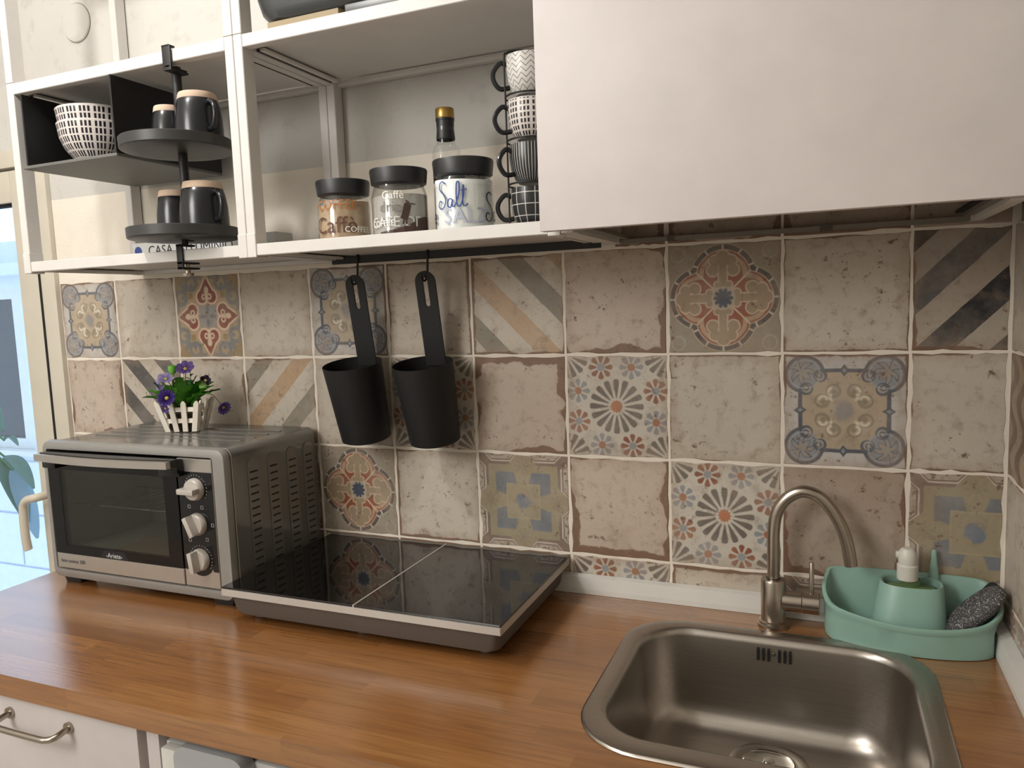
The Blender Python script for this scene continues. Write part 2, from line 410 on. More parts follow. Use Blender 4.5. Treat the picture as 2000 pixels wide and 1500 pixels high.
def t_octa():
    u, v, p, ea, eb = tile_base(); a, b = ab(u), ab(v); P, Q = mx(a, b), mn(a, b)
    bg, br, cream, pale, gb, dkl = (150, 138, 113), (122, 106, 97), (206, 190, 176), (182, 170, 158), (112, 116, 121), (92, 80, 74)
    c = mixc(br, bg, mask(P - 0.76 )); c = mixc(c, bg, mask(mx(Q * 1.0 + (P - 1.0) * 1.0 - 0.08, 0.0 - P)))
    tr = mx(ab(Q - 0.48) - 0.22 - (P - 0.82) * 0.9, 0.82 - P)
    c = mixc(c, cream, mask(tr)); c = mixc(c, dkl, mask(tr + 0.03)); c = mixc(c, pale, mask(tr + 0.055))
    c = mixc(c, dkl, mop('MULTIPLY', mask(tr + 0.07), mask(0.56 - noise(p, 120.0, 3), 0.08)))
    L = mx(P - 0.60, 0.30 - P, 0.10 - Q + (P - 0.3) * 0.32)
    c = mixc(c, gb, mask(L, 0.03))
    c = mixc(c, (158, 147, 118), mask(P - 0.37)); c = mixc(c, bg, mask(P - 0.34))
    c = mixc(c, (108, 116, 128), mask(hyp(a, b) - 0.16 - (noise(p, 60.0, 3) - 0.5) * 0.25, 0.06)); c = mixc(c, (168, 154, 110), mask(a * 1.0 - 0.02))if False else c
    r, al, ac = polar(P - 0.74, Q, 8)
    c = mixc(c, (134, 124, 104), mop('MULTIPLY', mask(mx(ac - 0.022, r - 0.17), 0.03), 0.6))
    return wear(c, ea, eb, p, 0.01, 0.45, (128, 110, 90))
def t_arab():
    u, v, p, ea, eb = tile_base(); s = mop('SINE', u * 10.0 + mop('SINE', v * 7.0) * 2.2)
    return wear(mixc((150, 130, 108), (98, 74, 56), mask(s, 0.3)), ea, eb, p, 0.03, 0.5)
TM = {}
for k, f in dict(plain=t_plain(), plain_worn=t_plain(0.12, 1.5, (188, 172, 157)), plain_clean=t_plain(0.03, 0.8, (192, 182, 168)), plain_brown=t_plain(0.10, 2.0, (164, 147, 132), (112, 82, 66)),
                 stripe_tan_down=t_stripes(1, [CR, GG, CR, TN, CR, GG, CR, TN]), stripe_tan_up=t_stripes(-1, [CR, GG, CR, TN, CR, GG, CR, TN]),
                 stripe_dark_down=t_stripes(1, [DK, CR, DK, CR, DK, CR, DK, CR]), stripe_dark_up=t_stripes(-1, [DK2, (160, 150, 140), DK, (166, 154, 140), (44, 43, 45), (166, 156, 142), DK2, CR]),
                 scroll=t_scroll, hearts=t_hearts, quatre=t_quatre, star=t_star, octa=t_octa, arab=t_arab).items():
    TM[k] = mat('tile ' + k, rough=0.42, fn=f, bump=(30, 0.6), Specular_IOR_Level=0.35)

# ------------------------------------------------------------------ structure
CT = 0.90                      # worktop height
RX0, RY0, RZ1 = -1.15, -2.9, 2.72
# back wall: plaster with the door opening left of x = 0
def wall_slab(name, x0, x1, y0, y1, z0, z1, m): return struct(obj(name, BX(x0, x1, y0, y1, z0, z1), m, base=((x0 + x1) / 2, (y0 + y1) / 2, z0), smooth=False))
bm = NB(); box(bm, 0.0, 2.30, 0.0062, 0.25, 0, RZ1); box(bm, RX0 - 0.2, 0.0, 0.0062, 0.25, 1.90, RZ1); box(bm, RX0 - 0.2, -0.95, 0.0062, 0.25, 0, 1.90)
wall_back = struct(obj('wall_back', bm, M_plaster, base=(1.1, 0.1, 0), smooth=False))
wall_right = wall_slab('wall_right', 2.150, 2.36, RY0, 0.25, 0, RZ1, M_grey_paint)
wall_slab('wall_left', RX0 - 0.2, RX0, RY0, 0.0062, 0, RZ1, M_plaster)
wall_slab('wall_front', RX0 - 0.2, 2.36, RY0 - 0.2, RY0, 0, RZ1, M_plaster)
wall_slab('floor', RX0 - 0.2, 2.36, RY0 - 0.2, 0.25, -0.1, 0, M_floor)
wall_slab('ceiling', RX0 - 0.2, 2.36, RY0 - 0.2, 0.25, RZ1, RZ1 + 0.12, M_ceil)
# plaster coat above the tiles (reaches the tile face) 
def part(name, bm, m, parent, **k): return obj(name, bm, m, parent, **k)
part('plaster_coat', BX(0.0, 1.5, 0.0012, 0.0062, 1.577, RZ1), M_plaster, wall_back, smooth=False)
part('grout_bed', BX(0.0, 2.15, 0.0008, 0.0062, 0.885, 1.79), M_grout, wall_back, smooth=False)
part('grout_bed', BX(2.1430, 2.150, -0.8, 0.002, 0.885, 1.574), M_grout, wall_right, smooth=False)
def wavy_tile_mesh(x0, x1, z0, z1, seed):
    """tile with uneven pressed edges, local origin at the full tile's centre, face towards -y"""
    rnd = random.Random(seed); bm = NB(); n = 9; pts = []
    g = 0.0017
    cs = [(x0 + g, z0 + g), (x1 - g, z0 + g), (x1 - g, z1 - g), (x0 + g, z1 - g)]
    for k in range(4):
        ax, az = cs[k]; bx_, bz = cs[(k + 1) % 4]; dx, dz = bx_ - ax, bz - az; L = math.hypot(dx, dz); nx, nz = -dz / L, dx / L
        for i in range(n):
            t = i / n; j = (rnd.random() ** 2.5) * 0.0034 if i else 0.0008
            pts.append((ax + dx * t + nx * j, az + dz * t + nz * j))
    def sh(s):
        cx, cz = (x0 + x1) / 2, (z0 + z1) / 2
        return [(cx + (p[0] - cx) * s, cz + (p[1] - cz) * s) for p in pts]
    Ls = [[(p[0], 0.0060, p[1]) for p in pts], [(p[0], 0.0010, p[1]) for p in pts], [(p[0], 0.0, p[1]) for p in sh(0.985)]]
    loops(bm, Ls, False, True)
    finish(bm, False)
    me = bpy.data.meshes.new('tile'); bm.to_mesh(me); bm.free(); return me
FULL = [wavy_tile_mesh(-0.1, 0.1, -0.1, 0.1, s) for s in range(6)]
tcount = 0
def add_tile(key, cx, cz, parent, side='back', x0=-0.1, x1=0.1, z0=-0.1, z1=0.1):
    global tcount; tcount += 1
    me = FULL[tcount % 6].copy() if (x0, x1, z0, z1) == (-0.1, 0.1, -0.1, 0.1) else wavy_tile_mesh(x0, x1, z0, z1, tcount)
    me.materials.append(TM[key]); o = bpy.data.objects.new('tile', me); COL.objects.link(o); o.parent = parent
    b = BASE[parent.name]
    if side == 'back': o.location = Vector((cx, 0.0, cz)) - b
    else: o.location = Vector((2.142, cx, cz)) - b; o.rotation_euler = (0, 0, -PI / 2)
    return o
ROWS = {
 1: ['scroll', 'plain_clean', 'hearts', 'plain_clean', 'scroll', 'plain', 'stripe_tan_down', 'plain_worn', 'quatre', 'plain_clean', 'stripe_dark_up'],
 2: ['plain_worn', 'stripe_dark_down', 'plain', 'stripe_tan_up', 'plain_clean', 'star', 'plain_worn', 'star', 'plain_clean', 'scroll', 'plain_clean'],
 3: ['plain', 'plain', 'plain', 'plain', 'quatre', 'plain', 'octa', 'plain_worn', 'star', 'plain_brown', 'octa'],
 4: ['plain', 'plain', 'plain', 'plain', 'plain', 'plain', 'plain', 'star', 'plain', 'octa', 'plain']}
NM = {'scroll': 'blue grey scroll pattern', 'hearts': 'brown hearts pattern', 'quatre': 'orange quatrefoil pattern', 'star': 'grey starflower pattern', 'octa': 'ochre octagon pattern', 'stripe_tan_down': 'diagonal grey and tan stripes', 'stripe_tan_up': 'diagonal grey and tan stripes', 'stripe_dark_down': 'dark grey diagonal stripes', 'stripe_dark_up': 'black and grey diagonal stripes', 'arab': 'brown wavy pattern'}
for r, keys in ROWS.items():
    cz = 1.575 - 0.2 * r + 0.1
    for c, k in enumerate(keys):
        x1 = 0.1 if c < 10 else 0.040
        z0 = -0.1 if r < 4 else 0.012
        t = add_tile(k, 0.2 * c + 0.1, cz, wall_back, x1=x1, z0=z0)
        if k in NM: t['label'] = 'tile with ' + NM[k]
for c in range(8, 11): add_tile('plain_brown', 0.2 * c + 0.1, 1.675, wall_back, x1=0.1 if c < 10 else 0.040)
add_tile('plain_brown', 1.5, 1.675, wall_back, x0=0.002)
for c in range(3):
    for r in range(1, 5):
        k = ('plain_clean', 'arab', 'plain_clean', 'star')[r - 1] if c % 2 == 0 else ('hearts', 'plain', 'octa', 'plain')[r - 1]
        t = add_tile(k, -0.1 - 0.2 * c, 1.575 - 0.2 * r + 0.1, wall_right, 'right', z0=-0.1 if r < 4 else 0.012)
        if k in NM: t['label'] = 'tile with ' + NM[k]
# white sealing trims on the worktop
def trimprof(y): return [(y, 0.9005), (y - 0.017, 0.9005), (y - 0.017, 0.910), (y - 0.014, 0.934), (y, 0.936)]
struct(obj('trim_1', prism(NB(), trimprof(-0.0006), 'x', 0.80, 2.120), M_trim, base=(1.4, 0, 0.9), smooth=False))
struct(obj('trim_2', prism(NB(), [(2.1414 + q[0] * 1.25, q[1]) for q in trimprof(0)], 'y', -0.634, -0.0006), M_trim, base=(2.13, -0.3, 0.9), smooth=False))

# balcony door: frame, leaf, glass, handle
door = struct(obj('door_1', NB(), M_cream, base=(-0.45, 0.03, 0)))
def dpart(n, bm, m, **k): return obj(n, bm, m, door, **k)
dpart('frame_jamb', BX(-0.054, -0.001, -0.012, 0.08, 0, 1.93, 0.003), M_cream)
dpart('frame_jamb', BX(-1.0, -0.955, -0.012, 0.08, 0, 1.93, 0.003), M_cream)
dpart('frame_head', BX(-0.955, -0.054, -0.012, 0.08, 1.885, 1.93, 0.003), M_cream)
dpart('dark_gap_strip', BX(-0.0612, -0.0535, -0.0128, 0.02, 0, 1.87), M_blackgap)  # proud black strip paints the shade in the gap between leaf and jamb
lf = NB(); box(lf, -0.140, -0.0605, -0.010, 0.045, 0.02, 1.878, 0.004); box(lf, -0.945, -0.865, -0.010, 0.045, 0.02, 1.878, 0.004)
box(lf, -0.866, -0.139, -0.010, 0.045, 1.795, 1.878, 0.004); box(lf, -0.866, -0.139, -0.010, 0.045, 0.02, 0.16, 0.004)
dpart('leaf_frame', lf, M_cream)
dpart('glazing_bead', BX(-0.866, -0.139, 0.0, 0.02, 1.788, 1.796), M_blackgap)
gl = obj('pane', BX(-0.866, -0.139, 0.012, 0.018, 0.16, 1.795), M_window_glass, door)
hp = NB(); tube(hp, catmull([(-0.082, -0.012, 1.008), (-0.082, -0.042, 1.008), (-0.090, -0.062, 1.006), (-0.116, -0.066, 1.000), (-0.134, -0.066, 0.985), (-0.139, -0.066, 0.955), (-0.140, -0.066, 0.90), (-0.139, -0.064, 0.866), (-0.138, -0.063, 0.858)], 5), [0.011] * 40 + [0.010], 12)
box(hp, -0.094, -0.070, -0.016, -0.010, 0.94, 1.06, 0.004)
dpart('handle', hp, mat('cream lacquered handle', (206, 196, 178), 0.3))

# ------------------------------------------------------------------ outside the door
M_ext = mat('pale rendered facade', (214, 220, 232), 0.8)
EX, EY = -3.2, 2.0
ext = thing('neighbouring_building', 'pale rendered building wall seen outside through the balcony door', 'building', (EX, EY, -1.0))
bm = NB()
box(bm, -6.5, -3.72, 2.0, 2.3, -1.0, 1.78); box(bm, -3.05, 1.0, 2.0, 2.3, -1.0, 1.78); box(bm, -3.72, -3.05, 2.0, 2.3, -1.0, 0.62); box(bm, -3.72, -3.05, 2.0, 2.3, 1.70, 1.78)
obj('wall', bm, M_ext, ext, smooth=False)
obj('cornice', BX(-6.5, 1.0, 1.93, 2.35, 1.78, 1.86, 0.01), M_ext, ext); obj('parapet', BX(-6.5, 1.0, 2.1, 2.35, 1.86, 2.02), M_ext, ext, smooth=False)
for i in range(4):
    z = -0.95 + i * 0.375
    for j in range(7):
        x = -6.4 + j * 1.05 + (0.5 if i % 2 else 0)
        obj('wall_block', BX(x, x + 1.035, 1.985, 2.0, z, z + 0.36, 0.004, seg=1), M_ext, ext)
fr = NB(); box(fr, -3.72, -3.64, 2.0, 2.08, 0.621, 1.70); box(fr, -3.13, -3.05, 2.0, 2.08, 0.621, 1.70); box(fr, -3.64, -3.13, 2.0, 2.08, 1.63, 1.70); box(fr, -3.64, -3.13, 2.0, 2.08, 0.621, 0.69)
wf = obj('window', fr, M_trim, ext, smooth=False); obj('pane', BX(-3.64, -3.13, 2.03, 2.05, 0.69, 1.63), mat('dim window pane', (66, 66, 68), 0.15), wf, smooth=False)
obj('sill', BX(-3.85, -2.9, 1.93, 2.1, 0.585, 0.62, 0.005), M_trim, wf)
M_leaf_o = mat('blue green leaf', (116, 150, 136), 0.5)
M_leaf_b = mat('pale leaf underside', (156, 190, 206), 0.6)
obj_balc = obj('balcony_slab', BX(-2.6, 0.3, 0.25, 1.2, -0.12, -0.0), M_ext, base=(-1, 0.7, -0.12), smooth=False); tag(obj_balc, 'pale balcony slab outside the glazed door', 'balcony')

# ------------------------------------------------------------------ worktop, base cabinets
bm = NB()
def worktop():
    bm = NB(); hole = rrect(1.572, 2.008, -0.500, -0.108, 0.085, 6); n = len(hole)
    out = []
    for (x, y) in hole:                                   # project hole points out to the slab's rectangle
        dx, dy = x - 1.79, y + 0.304
        cands = []
        if dx > 0: cands.append((2.1405 - 1.79) / dx)
        if dx < 0: cands.append((0.222 - 1.79) / dx)
        if dy > 0: cands.append((-0.0006 + 0.304) / dy)
        if dy < 0: cands.append((-0.634 + 0.304) / dy)
        t = min(cands); out.append([1.79 + dx * t, -0.304 + dy * t])
    for cx, cy in ((2.1405, -0.0006), (0.222, -0.0006), (0.222, -0.634), (2.1405, -0.634)):
        i = min(range(n), key=lambda k: (out[k][0] - cx) ** 2 * 0.05 + (out[k][1] - cy) ** 2 + (0 if (hole[k][0] - 1.79) * (cx - 1.79) > 0 and (hole[k][1] + .304) * (cy + .304) > 0 else 9))
        out[i] = [cx, cy]
    L = [[(x, y, 0.862) for x, y in hole], [(x, y, 0.90) for x, y in hole], [(x, y, 0.90) for x, y in out], [(x, y, 0.862) for x, y in out], [(x, y, 0.862) for x, y in hole]]
    return loops(bm, L)
wt = obj('worktop', worktop(), M_wood, base=(1.18, -0.3, 0.862), smooth=False)
tag(wt, 'honey brown butcher block worktop along the tiled wall', 'worktop')
cab = thing('base_cabinet', 'white base cabinet with bar handled drawer under the worktop left end', 'cabinet', (0.56, -0.3, 0))
obj('carcass', BX(0.228, 0.9005, -0.592, -0.012, 0.08, 0.861), M_whitepanel, cab, smooth=False)
dr = obj('drawer', BX(0.231, 0.888, -0.612, -0.5925, 0.66, 0.852, 0.0015), M_whitepanel, cab)
dr2 = obj('drawer', BX(0.231, 0.888, -0.612, -0.5925, 0.10, 0.657, 0.0015), M_whitepanel, cab)
def barhandle(x0, x1, z, yf):
    bm = NB(); tube(bm, catmull([(x0, yf, z), (x0, yf - 0.026, z - 0.004), (x0 + 0.012, yf - 0.034, z - 0.006), (x0 + 0.03, yf - 0.036, z - 0.006), (x1 - 0.03, yf - 0.036, z - 0.006), (x1 - 0.012, yf - 0.034, z - 0.006), (x1, yf - 0.026, z - 0.004), (x1, yf, z)], 5), 0.0052, 12)
    for x in (x0, x1): tube(bm, [(x, yf + 0.0005, z), (x, yf - 0.005, z)], 0.0095, 16)
    return bm
obj('handle', barhandle(0.594, 0.737, 0.819, -0.612), M_nickel, dr)
obj('handle', barhandle(0.594, 0.737, 0.60, -0.612), M_nickel, dr2)
obj('end_panel', BX(0.9015, 0.9265, -0.606, -0.012, 0.0, 0.861), M_whitepanel, cab, smooth=False)
wm = thing('under_counter_appliance', 'white appliance with a rounded grey front under the worktop', 'appliance', (1.15, -0.3, 0))
obj('body', BX(0.935, 1.49, -0.600, -0.03, 0.0, 0.829, 0.003), mat('white appliance casing', (200, 200, 198), 0.4), wm)
obj('control_lid', prism(NB(), rrect(0.9755, 1.108, 0.62, 0.8440, 0.022), 'y', -0.625, -0.6005), mat('grey appliance front', (166, 168, 170), 0.35), wm)
obj('corner_bracket', BX(0.940, 1.48, -0.595, -0.04, 0.8295, 0.840, 0.002), mat('grey steel bracket', (120, 116, 110), 0.5), wm)
obj('foot', BX(0.9435, 0.9745, -0.618, -0.6005, 0.02, 0.8285, 0.001), M_trim, wm)
sc_ = thing('sink_cabinet', 'white base cabinet with a plain door below the sink', 'cabinet', (1.81, -0.3, 0))
bm = NB(); box(bm, 1.50, 1.518, -0.592, -0.012, 0.08, 0.861); box(bm, 2.122, 2.14, -0.592, -0.012, 0.08, 0.861); box(bm, 1.518, 2.122, -0.592, -0.012, 0.08, 0.10); box(bm, 1.518, 2.122, -0.028, -0.012, 0.10, 0.861)
obj('carcass', bm, M_whitepanel, sc_, smooth=False); obj('door', BX(1.502, 2.138, -0.612, -0.593, 0.10, 0.852, 0.0015), M_whitepanel, sc_)

# ------------------------------------------------------------------ sink
sk = thing('kitchen_sink', 'rectangular stainless steel sink set into the wooden worktop', 'sink', (1.79, -0.305, 0.9))
def sinkloop(x0, x1, y0, y1, r, z): return [(x, y, z) for x, y in rrect(x0, x1, y0, y1, r, 8)]
ox0, ox1, oy0, oy1 = 1.553, 2.027, -0.520, -0.089
L = [sinkloop(ox0, ox1, oy0, oy1, 0.100, 0.9008), sinkloop(ox0 + 0.001, ox1 - 0.001, oy0 + 0.001, oy1 - 0.001, 0.099, 0.9030), sinkloop(ox0 + 0.004, ox1 - 0.004, oy0 + 0.004, oy1 - 0.004, 0.096, 0.9042)]
ix0, ix1, iy0, iy1 = 1.580, 1.999, -0.478, -0.116
L += [sinkloop(ix0 - 0.006, ix1 + 0.006, iy0 - 0.006, iy1 + 0.006, 0.086, 0.9035), sinkloop(ix0, ix1, iy0, iy1, 0.082, 0.9010), sinkloop(ix0 + 0.004, ix1 - 0.004, iy0 + 0.004, iy1 - 0.004, 0.080, 0.894)]
D = 0.155
for k in range(8):                                                # walls, then a soft fillet into the floor
    t = k / 7
    if k < 3: ins = 0.005 + 0.004 * k; z = 0.890 - (D - 0.06) * k / 2.2
    else:
        a = (k - 3) / 4 * PI / 2; ins = 0.016 + 0.045 * (1 - math.cos(a)); z = 0.890 - D + 0.045 * (1 - math.sin(a))
    L.append(sinkloop(ix0 + ins, ix1 - ins, iy0 + ins, iy1 - ins, max(0.03, 0.080 - ins * 0.4), z))
DX, DY = 1.792, -0.216
ZF = 0.890 - D
basin = obj('basin', loops(NB(), L, False, True), M_steel, sk, sharp=60)
obj('drain_flange', lathe(NB(), [(0.0615, ZF + 0.0002), (0.0605, ZF + 0.0022), (0.0570, ZF + 0.0030), (0.0520, ZF + 0.0026), (0.0460, ZF + 0.0010), (0.0450, ZF + 0.0006), (0, ZF + 0.0006)], DX, DY, 56), M_steel, sk)
obj('strainer', lathe(NB(), [(0.0400, ZF + 0.0008), (0.0405, ZF + 0.0042), (0.0380, ZF + 0.0058), (0.0355, ZF + 0.0040), (0.024, ZF + 0.0016), (0.010, ZF + 0.0014), (0.008, ZF + 0.010), (0, ZF + 0.011)], DX, DY, 48), M_chrome, sk)
for i, dx in enumerate((-0.0265, -0.018, -0.0095, 0.0075, 0.016, 0.0245)):
    xx = 1.795 + dx
    obj('overflow_slot', BX(xx - 0.0020, xx + 0.0020, -0.1285, -0.1215, 0.866, 0.886, 0.0005, seg=1), M_blackgap, sk)
obj('screw', lathe(NB(), [(0.0035, 0), (0.003, 0.0015), (0, 0.002)], 0, 0, 16), M_chrome, sk, base=(0, 0, 0))
scw = [o for o in sk.children if o.name.startswith('screw')][0]; scw.location = (1.794 - 1.79, -0.1275 + 0.305, 0.8785 - 0.9); scw.rotation_euler = (PI / 2, 0, 0)

# ------------------------------------------------------------------ mixer tap
tp = thing('mixer_tap', 'brushed nickel mixer tap with a tall arched spout behind the sink', 'tap', (1.789, -0.056, 0.9))
TX, TY = 1.789, -0.056
SPOUT = [(1.7893, 1.0675), (1.7935, 1.0997), (1.8051, 1.1232), (1.8216, 1.1377), (1.8396, 1.1433), (1.8622, 1.1359), (1.8823, 1.1143), (1.8984, 1.0838), (1.9073, 1.0528), (1.9123, 1.0204)]
obj('body', lathe(NB(), [(0, 0.9005), (0.0265, 0.9005), (0.0265, 0.905), (0.0245, 0.9065), (0.0245, 0.910), (0.0212, 0.912), (0.0212, 0.981), (0.0195, 0.985), (0.0125, 0.986), (0.0125, 0.984), (0, 0.984)], TX, TY, 48), M_nickel, tp)
sp = catmull([(TX, TY, 0.984), (TX, TY, 1.02)] + [(px_, TY, pz_) for px_, pz_ in SPOUT], 6)
obj('spout', tube(NB(), sp, 0.0105, 20), M_nickel, tp)
obj('spout_collar', lathe(NB(), [(0.0112, 0.9845), (0.0125, 0.9848), (0.0125, 0.9862), (0.0108, 0.9868)], TX, TY, 32), M_bplastic, tp)
obj('valve_housing', tube(NB(), [(TX + 0.015, TY, 0.9475), (TX + 0.046, TY, 0.9475)], 0.0178, 32), M_nickel, tp)
obj('cartridge_cap', tube(NB(), [(TX + 0.0475, TY, 0.9475), (TX + 0.074, TY, 0.9475), (TX + 0.0755, TY, 0.9475)], [0.0185, 0.0185, 0.0172], 32), M_nickel, tp)
obj('lever', tube(NB(), [(TX + 0.062, TY, 0.964), (TX + 0.062, TY, 1.018), (TX + 0.062, TY, 1.0195)], [0.0040, 0.0040, 0.003], 14), M_nickel, tp)

# ------------------------------------------------------------------ mint caddy, soap, scrubber
cy = thing('sink_caddy', 'mint green plastic sink caddy in the corner right of the tap', 'caddy', (2.0, -0.06, 0.9))
rim = [(1.886, -0.008), (1.8725, -0.024), (1.868, -0.059), (1.883, -0.0895), (1.925, -0.106), (1.970, -0.115), (2.020, -0.117), (2.069, -0.110), (2.106, -0.096), (2.127, -0.074), (2.1325, -0.052), (2.127, -0.025), (2.109, -0.008), (2.053, -0.0045), (1.960, -0.0045)]
def smooth_closed(pts, n=4):
    m = len(pts); out = []
    for i in range(m):
        a, b, c, d = [Vector((*pts[(i + k - 1) % m], 0)) for k in range(4)]
        for k in range(n):
            t = k / n; q = 0.5 * ((2 * b) + (c - a) * t + (2 * a - 5 * b + 4 * c - d) * t * t + (3 * b - a - 3 * c + d) * t ** 3); out.append((q.x, min(q.y, -0.0035)))
    return out
RM = smooth_closed(rim)
ccx, ccy = 1.995, -0.062
def rz(y): return 1.0048 + 0.476 * y
def cl(s, f, low=0, q=0.0): return [(min(ccx + (x - ccx) * s, 2.1175 - q if low else 9), min(ccy + (y - ccy) * s, -0.0185 - q if low else 9), f(x, y)) for x, y in RM]
bz = 0.9012
Ls = [cl(0.955, lambda x, y: bz, 1), cl(0.965, lambda x, y: bz + 0.008, 1), cl(0.97, lambda x, y: bz + 0.037, 1), cl(0.975, lambda x, y: rz(y) - 0.012), cl(1.0, lambda x, y: rz(y) - 0.008), cl(1.0, lambda x, y: rz(y) - 0.001), cl(0.993, lambda x, y: rz(y)), cl(0.955, lambda x, y: rz(y) - 0.0005), cl(0.945, lambda x, y: rz(y) - 0.004), cl(0.935, lambda x, y: bz + 0.040, 1, 0.003), cl(0.925, lambda x, y: bz + 0.008, 1, 0.004), cl(0.88, lambda x, y: bz + 0.003, 1, 0.008)]
obj('tray', loops(NB(), Ls, True, True), M_teal, cy, sharp=50)
def ovl(cx, cy_, rx, ry, z, n=40, p=2.6): return [(cx + rx * math.copysign(abs(math.cos(t)) ** (2 / p), math.cos(t)), cy_ + ry * math.copysign(abs(math.sin(t)) ** (2 / p), math.sin(t)), z) for t in [2 * PI * i / n for i in range(n)]]
HX, HY = 2.004, -0.043
obj('bottle_holder', loops(NB(), [ovl(HX - 0.006, HY - 0.014, 0.063, 0.038, bz + 0.003), ovl(HX - 0.003, HY - 0.010, 0.054, 0.034, 0.94), ovl(HX, HY, 0.047, 0.034, 0.996), ovl(HX, HY, 0.0455, 0.0325, 0.9985), ovl(HX, HY, 0.0425, 0.030, 0.997), ovl(HX, HY - 0.008, 0.040, 0.0275, 0.94), ovl(HX, HY - 0.008, 0.040, 0.0275, 0.915)], False, True), M_teal, cy)
obj('peg', loops(NB(), [[(2.040 + 0.0075 * s * math.cos(a), -0.012 + 0.004 * s * math.sin(a), z) for a in [2 * PI * i / 16 for i in range(16)]] for s, z in ((1.3, 0.99), (1.0, 1.005), (0.6, 1.03), (0.45, 1.044), (0.3, 1.046))], True, True), M_teal, cy)
sb = thing('soap_dispenser', 'green soap bottle with white pump head standing in the mint caddy', 'soap dispenser', (HX, HY, 0.916))
obj('bottle', loops(NB(), [ovl(HX, HY, 0.036, 0.024, 0.9165), ovl(HX, HY, 0.0375, 0.025, 0.922), ovl(HX, HY, 0.0375, 0.025, 0.984), ovl(HX, HY, 0.035, 0.023, 0.990), ovl(HX, HY, 0.014, 0.014, 0.994), ovl(HX, HY, 0.0125, 0.0125, 1.004)], True, True), mat('green translucent soap', (104, 130, 84), 0.1, Transmission_Weight=0.2), sb)
PX, PY = 1.9975, -0.048
obj('collar', lathe(NB(), [(0, 1.0045), (0.0158, 1.0045), (0.0160, 1.028), (0.0145, 1.030), (0, 1.030)], PX, PY, 32), M_whiteplastic, sb)
ph = NB(); lathe(ph, [(0, 1.030), (0.0135, 1.030), (0.0145, 1.038), (0.0135, 1.050), (0.009, 1.056), (0, 1.058)], PX, PY, 24)
box(ph, PX - 0.018, PX + 0.011, PY - 0.005, PY + 0.005, 1.040, 1.050, 0.003); obj('pump_head', ph, M_whiteplastic, sb)
# scouring pad: a flattened capsule leaning on the caddy's right end
scb = obj('scouring_pad', NB(), M_scrub, base=(2.09, -0.06, 0.98)); bpy.data.objects.remove(scb)
bm = NB(); bmesh.ops.create_uvsphere(bm, u_segments=28, v_segments=16, radius=1.0)
for v in bm.verts:
    x, y, z = v.co; f = 1.0
    v.co = Vector((math.copysign(abs(x) ** 0.7, x) * 0.056, y * 0.024, math.copysign(abs(z) ** 0.75, z) * 0.0125))
rot = Euler((math.radians(24), math.radians(-46), 0)).to_matrix()
for v in bm.verts: v.co = rot @ v.co + Vector((2.0915, -0.066, 0.968))
pad = obj('scouring_pad', bm, M_scrub, base=(2.085, -0.072, 0.92)); tag(pad, 'glittery grey scouring pad leaning in the right end of the mint caddy', 'scouring pad')
bm = NB(); bmesh.ops.create_uvsphere(bm, u_segments=24, v_segments=12, radius=1.0)
for v in bm.verts:
    x, y, z = v.co; v.co = Vector((math.copysign(abs(x) ** 0.5, x) * 0.036, math.copysign(abs(y) ** 0.5, y) * 0.022, math.copysign(abs(z) ** 0.6, z) * 0.008))
rot = Euler((math.radians(10), math.radians(-58), 0)).to_matrix()
for v in bm.verts: v.co = rot @ v.co + Vector((2.1080, -0.045, 0.975))
sp2 = obj('sponge', bm, mat('black sponge', (34, 36, 36), 0.9, bump=(400, 0.7)), base=(2.10, -0.05, 0.93)); tag(sp2, 'black sponge behind the grey scouring pad in the caddy', 'sponge')

# ------------------------------------------------------------------ wall frames (white metal) with shelves
ZB0, ZB1, ZM0, ZM1, ZT0, ZT1 = 1.582, 1.603, 1.945, 1.967, 2.31, 2.333
def wall_frame(x0, label, w=0.599, mid=True):
    t = thing('wall_frame', label, 'shelf frame', (x0 + w / 2, -0.15, ZB0), 'white metal wall frames over the worktop'); x1 = x0 + w
    pw = 0.0195
    for xa in (x0, x1 - pw):
        obj('post', BX(xa, xa + pw, -0.300, -0.270, ZB0 + 0.0, ZT1, 0.0012, seg=1), M_white, t)
        obj('post', BX(xa, xa + pw, -0.030, -0.0015, ZB0 + 0.0, ZT1, 0.0012, seg=1), M_white, t)
        for za, zb in ((ZB0, ZB1), (ZM0, ZM1), (ZT0, ZT1)):
            if za == ZM0 and not mid: continue
            s = 0 if xa == x0 else 1
            obj('side_rail', BX(xa + 0.001, xa + pw - 0.001, -0.270, -0.030, za + 0.001, zb - 0.001), M_white, t, smooth=False)
            obj('slot', BX((xa + pw if s == 0 else xa - 0.007), (xa + pw + 0.007 if s == 0 else xa), -0.262, -0.040, za + 0.003, za + 0.006), M_blackgap, t, smooth=False)  # solid dark strip painted in for the shaded gap beside the shelf
            lipx = (xa + pw + 0.007) if s == 0 else (xa - 0.017)
            if za != ZT0: obj('shelf_lip', BX(lipx, lipx + 0.010, -0.262, -0.035, za + 0.002, za + 0.007), M_white, t, smooth=False)
    for za, zb in ((ZB0, ZB1), (ZM0, ZM1), (ZT0, ZT1)):
        if za == ZM0 and not mid: continue
        obj('front_rail', BX(x0 + pw, x1 - pw, -0.2995, -0.281, za, zb, 0.0012, seg=1), M_white, t)
        rr = NB(); box(rr, x0 + pw, x1 - pw, -0.020, -0.0015, za, zb, 0.0012, seg=1); box(rr, x0 + pw, x1 - pw, -0.026, -0.020, za + 0.007, za + 0.0085)
        obj('rear_rail', rr, M_white, t)
        if za != ZT0 and mid: obj('shelf_panel', BX(x0 + pw, x1 - pw, -0.281, -0.0265, zb - 0.011, zb - 0.003), M_white, t, smooth=False)
    return t
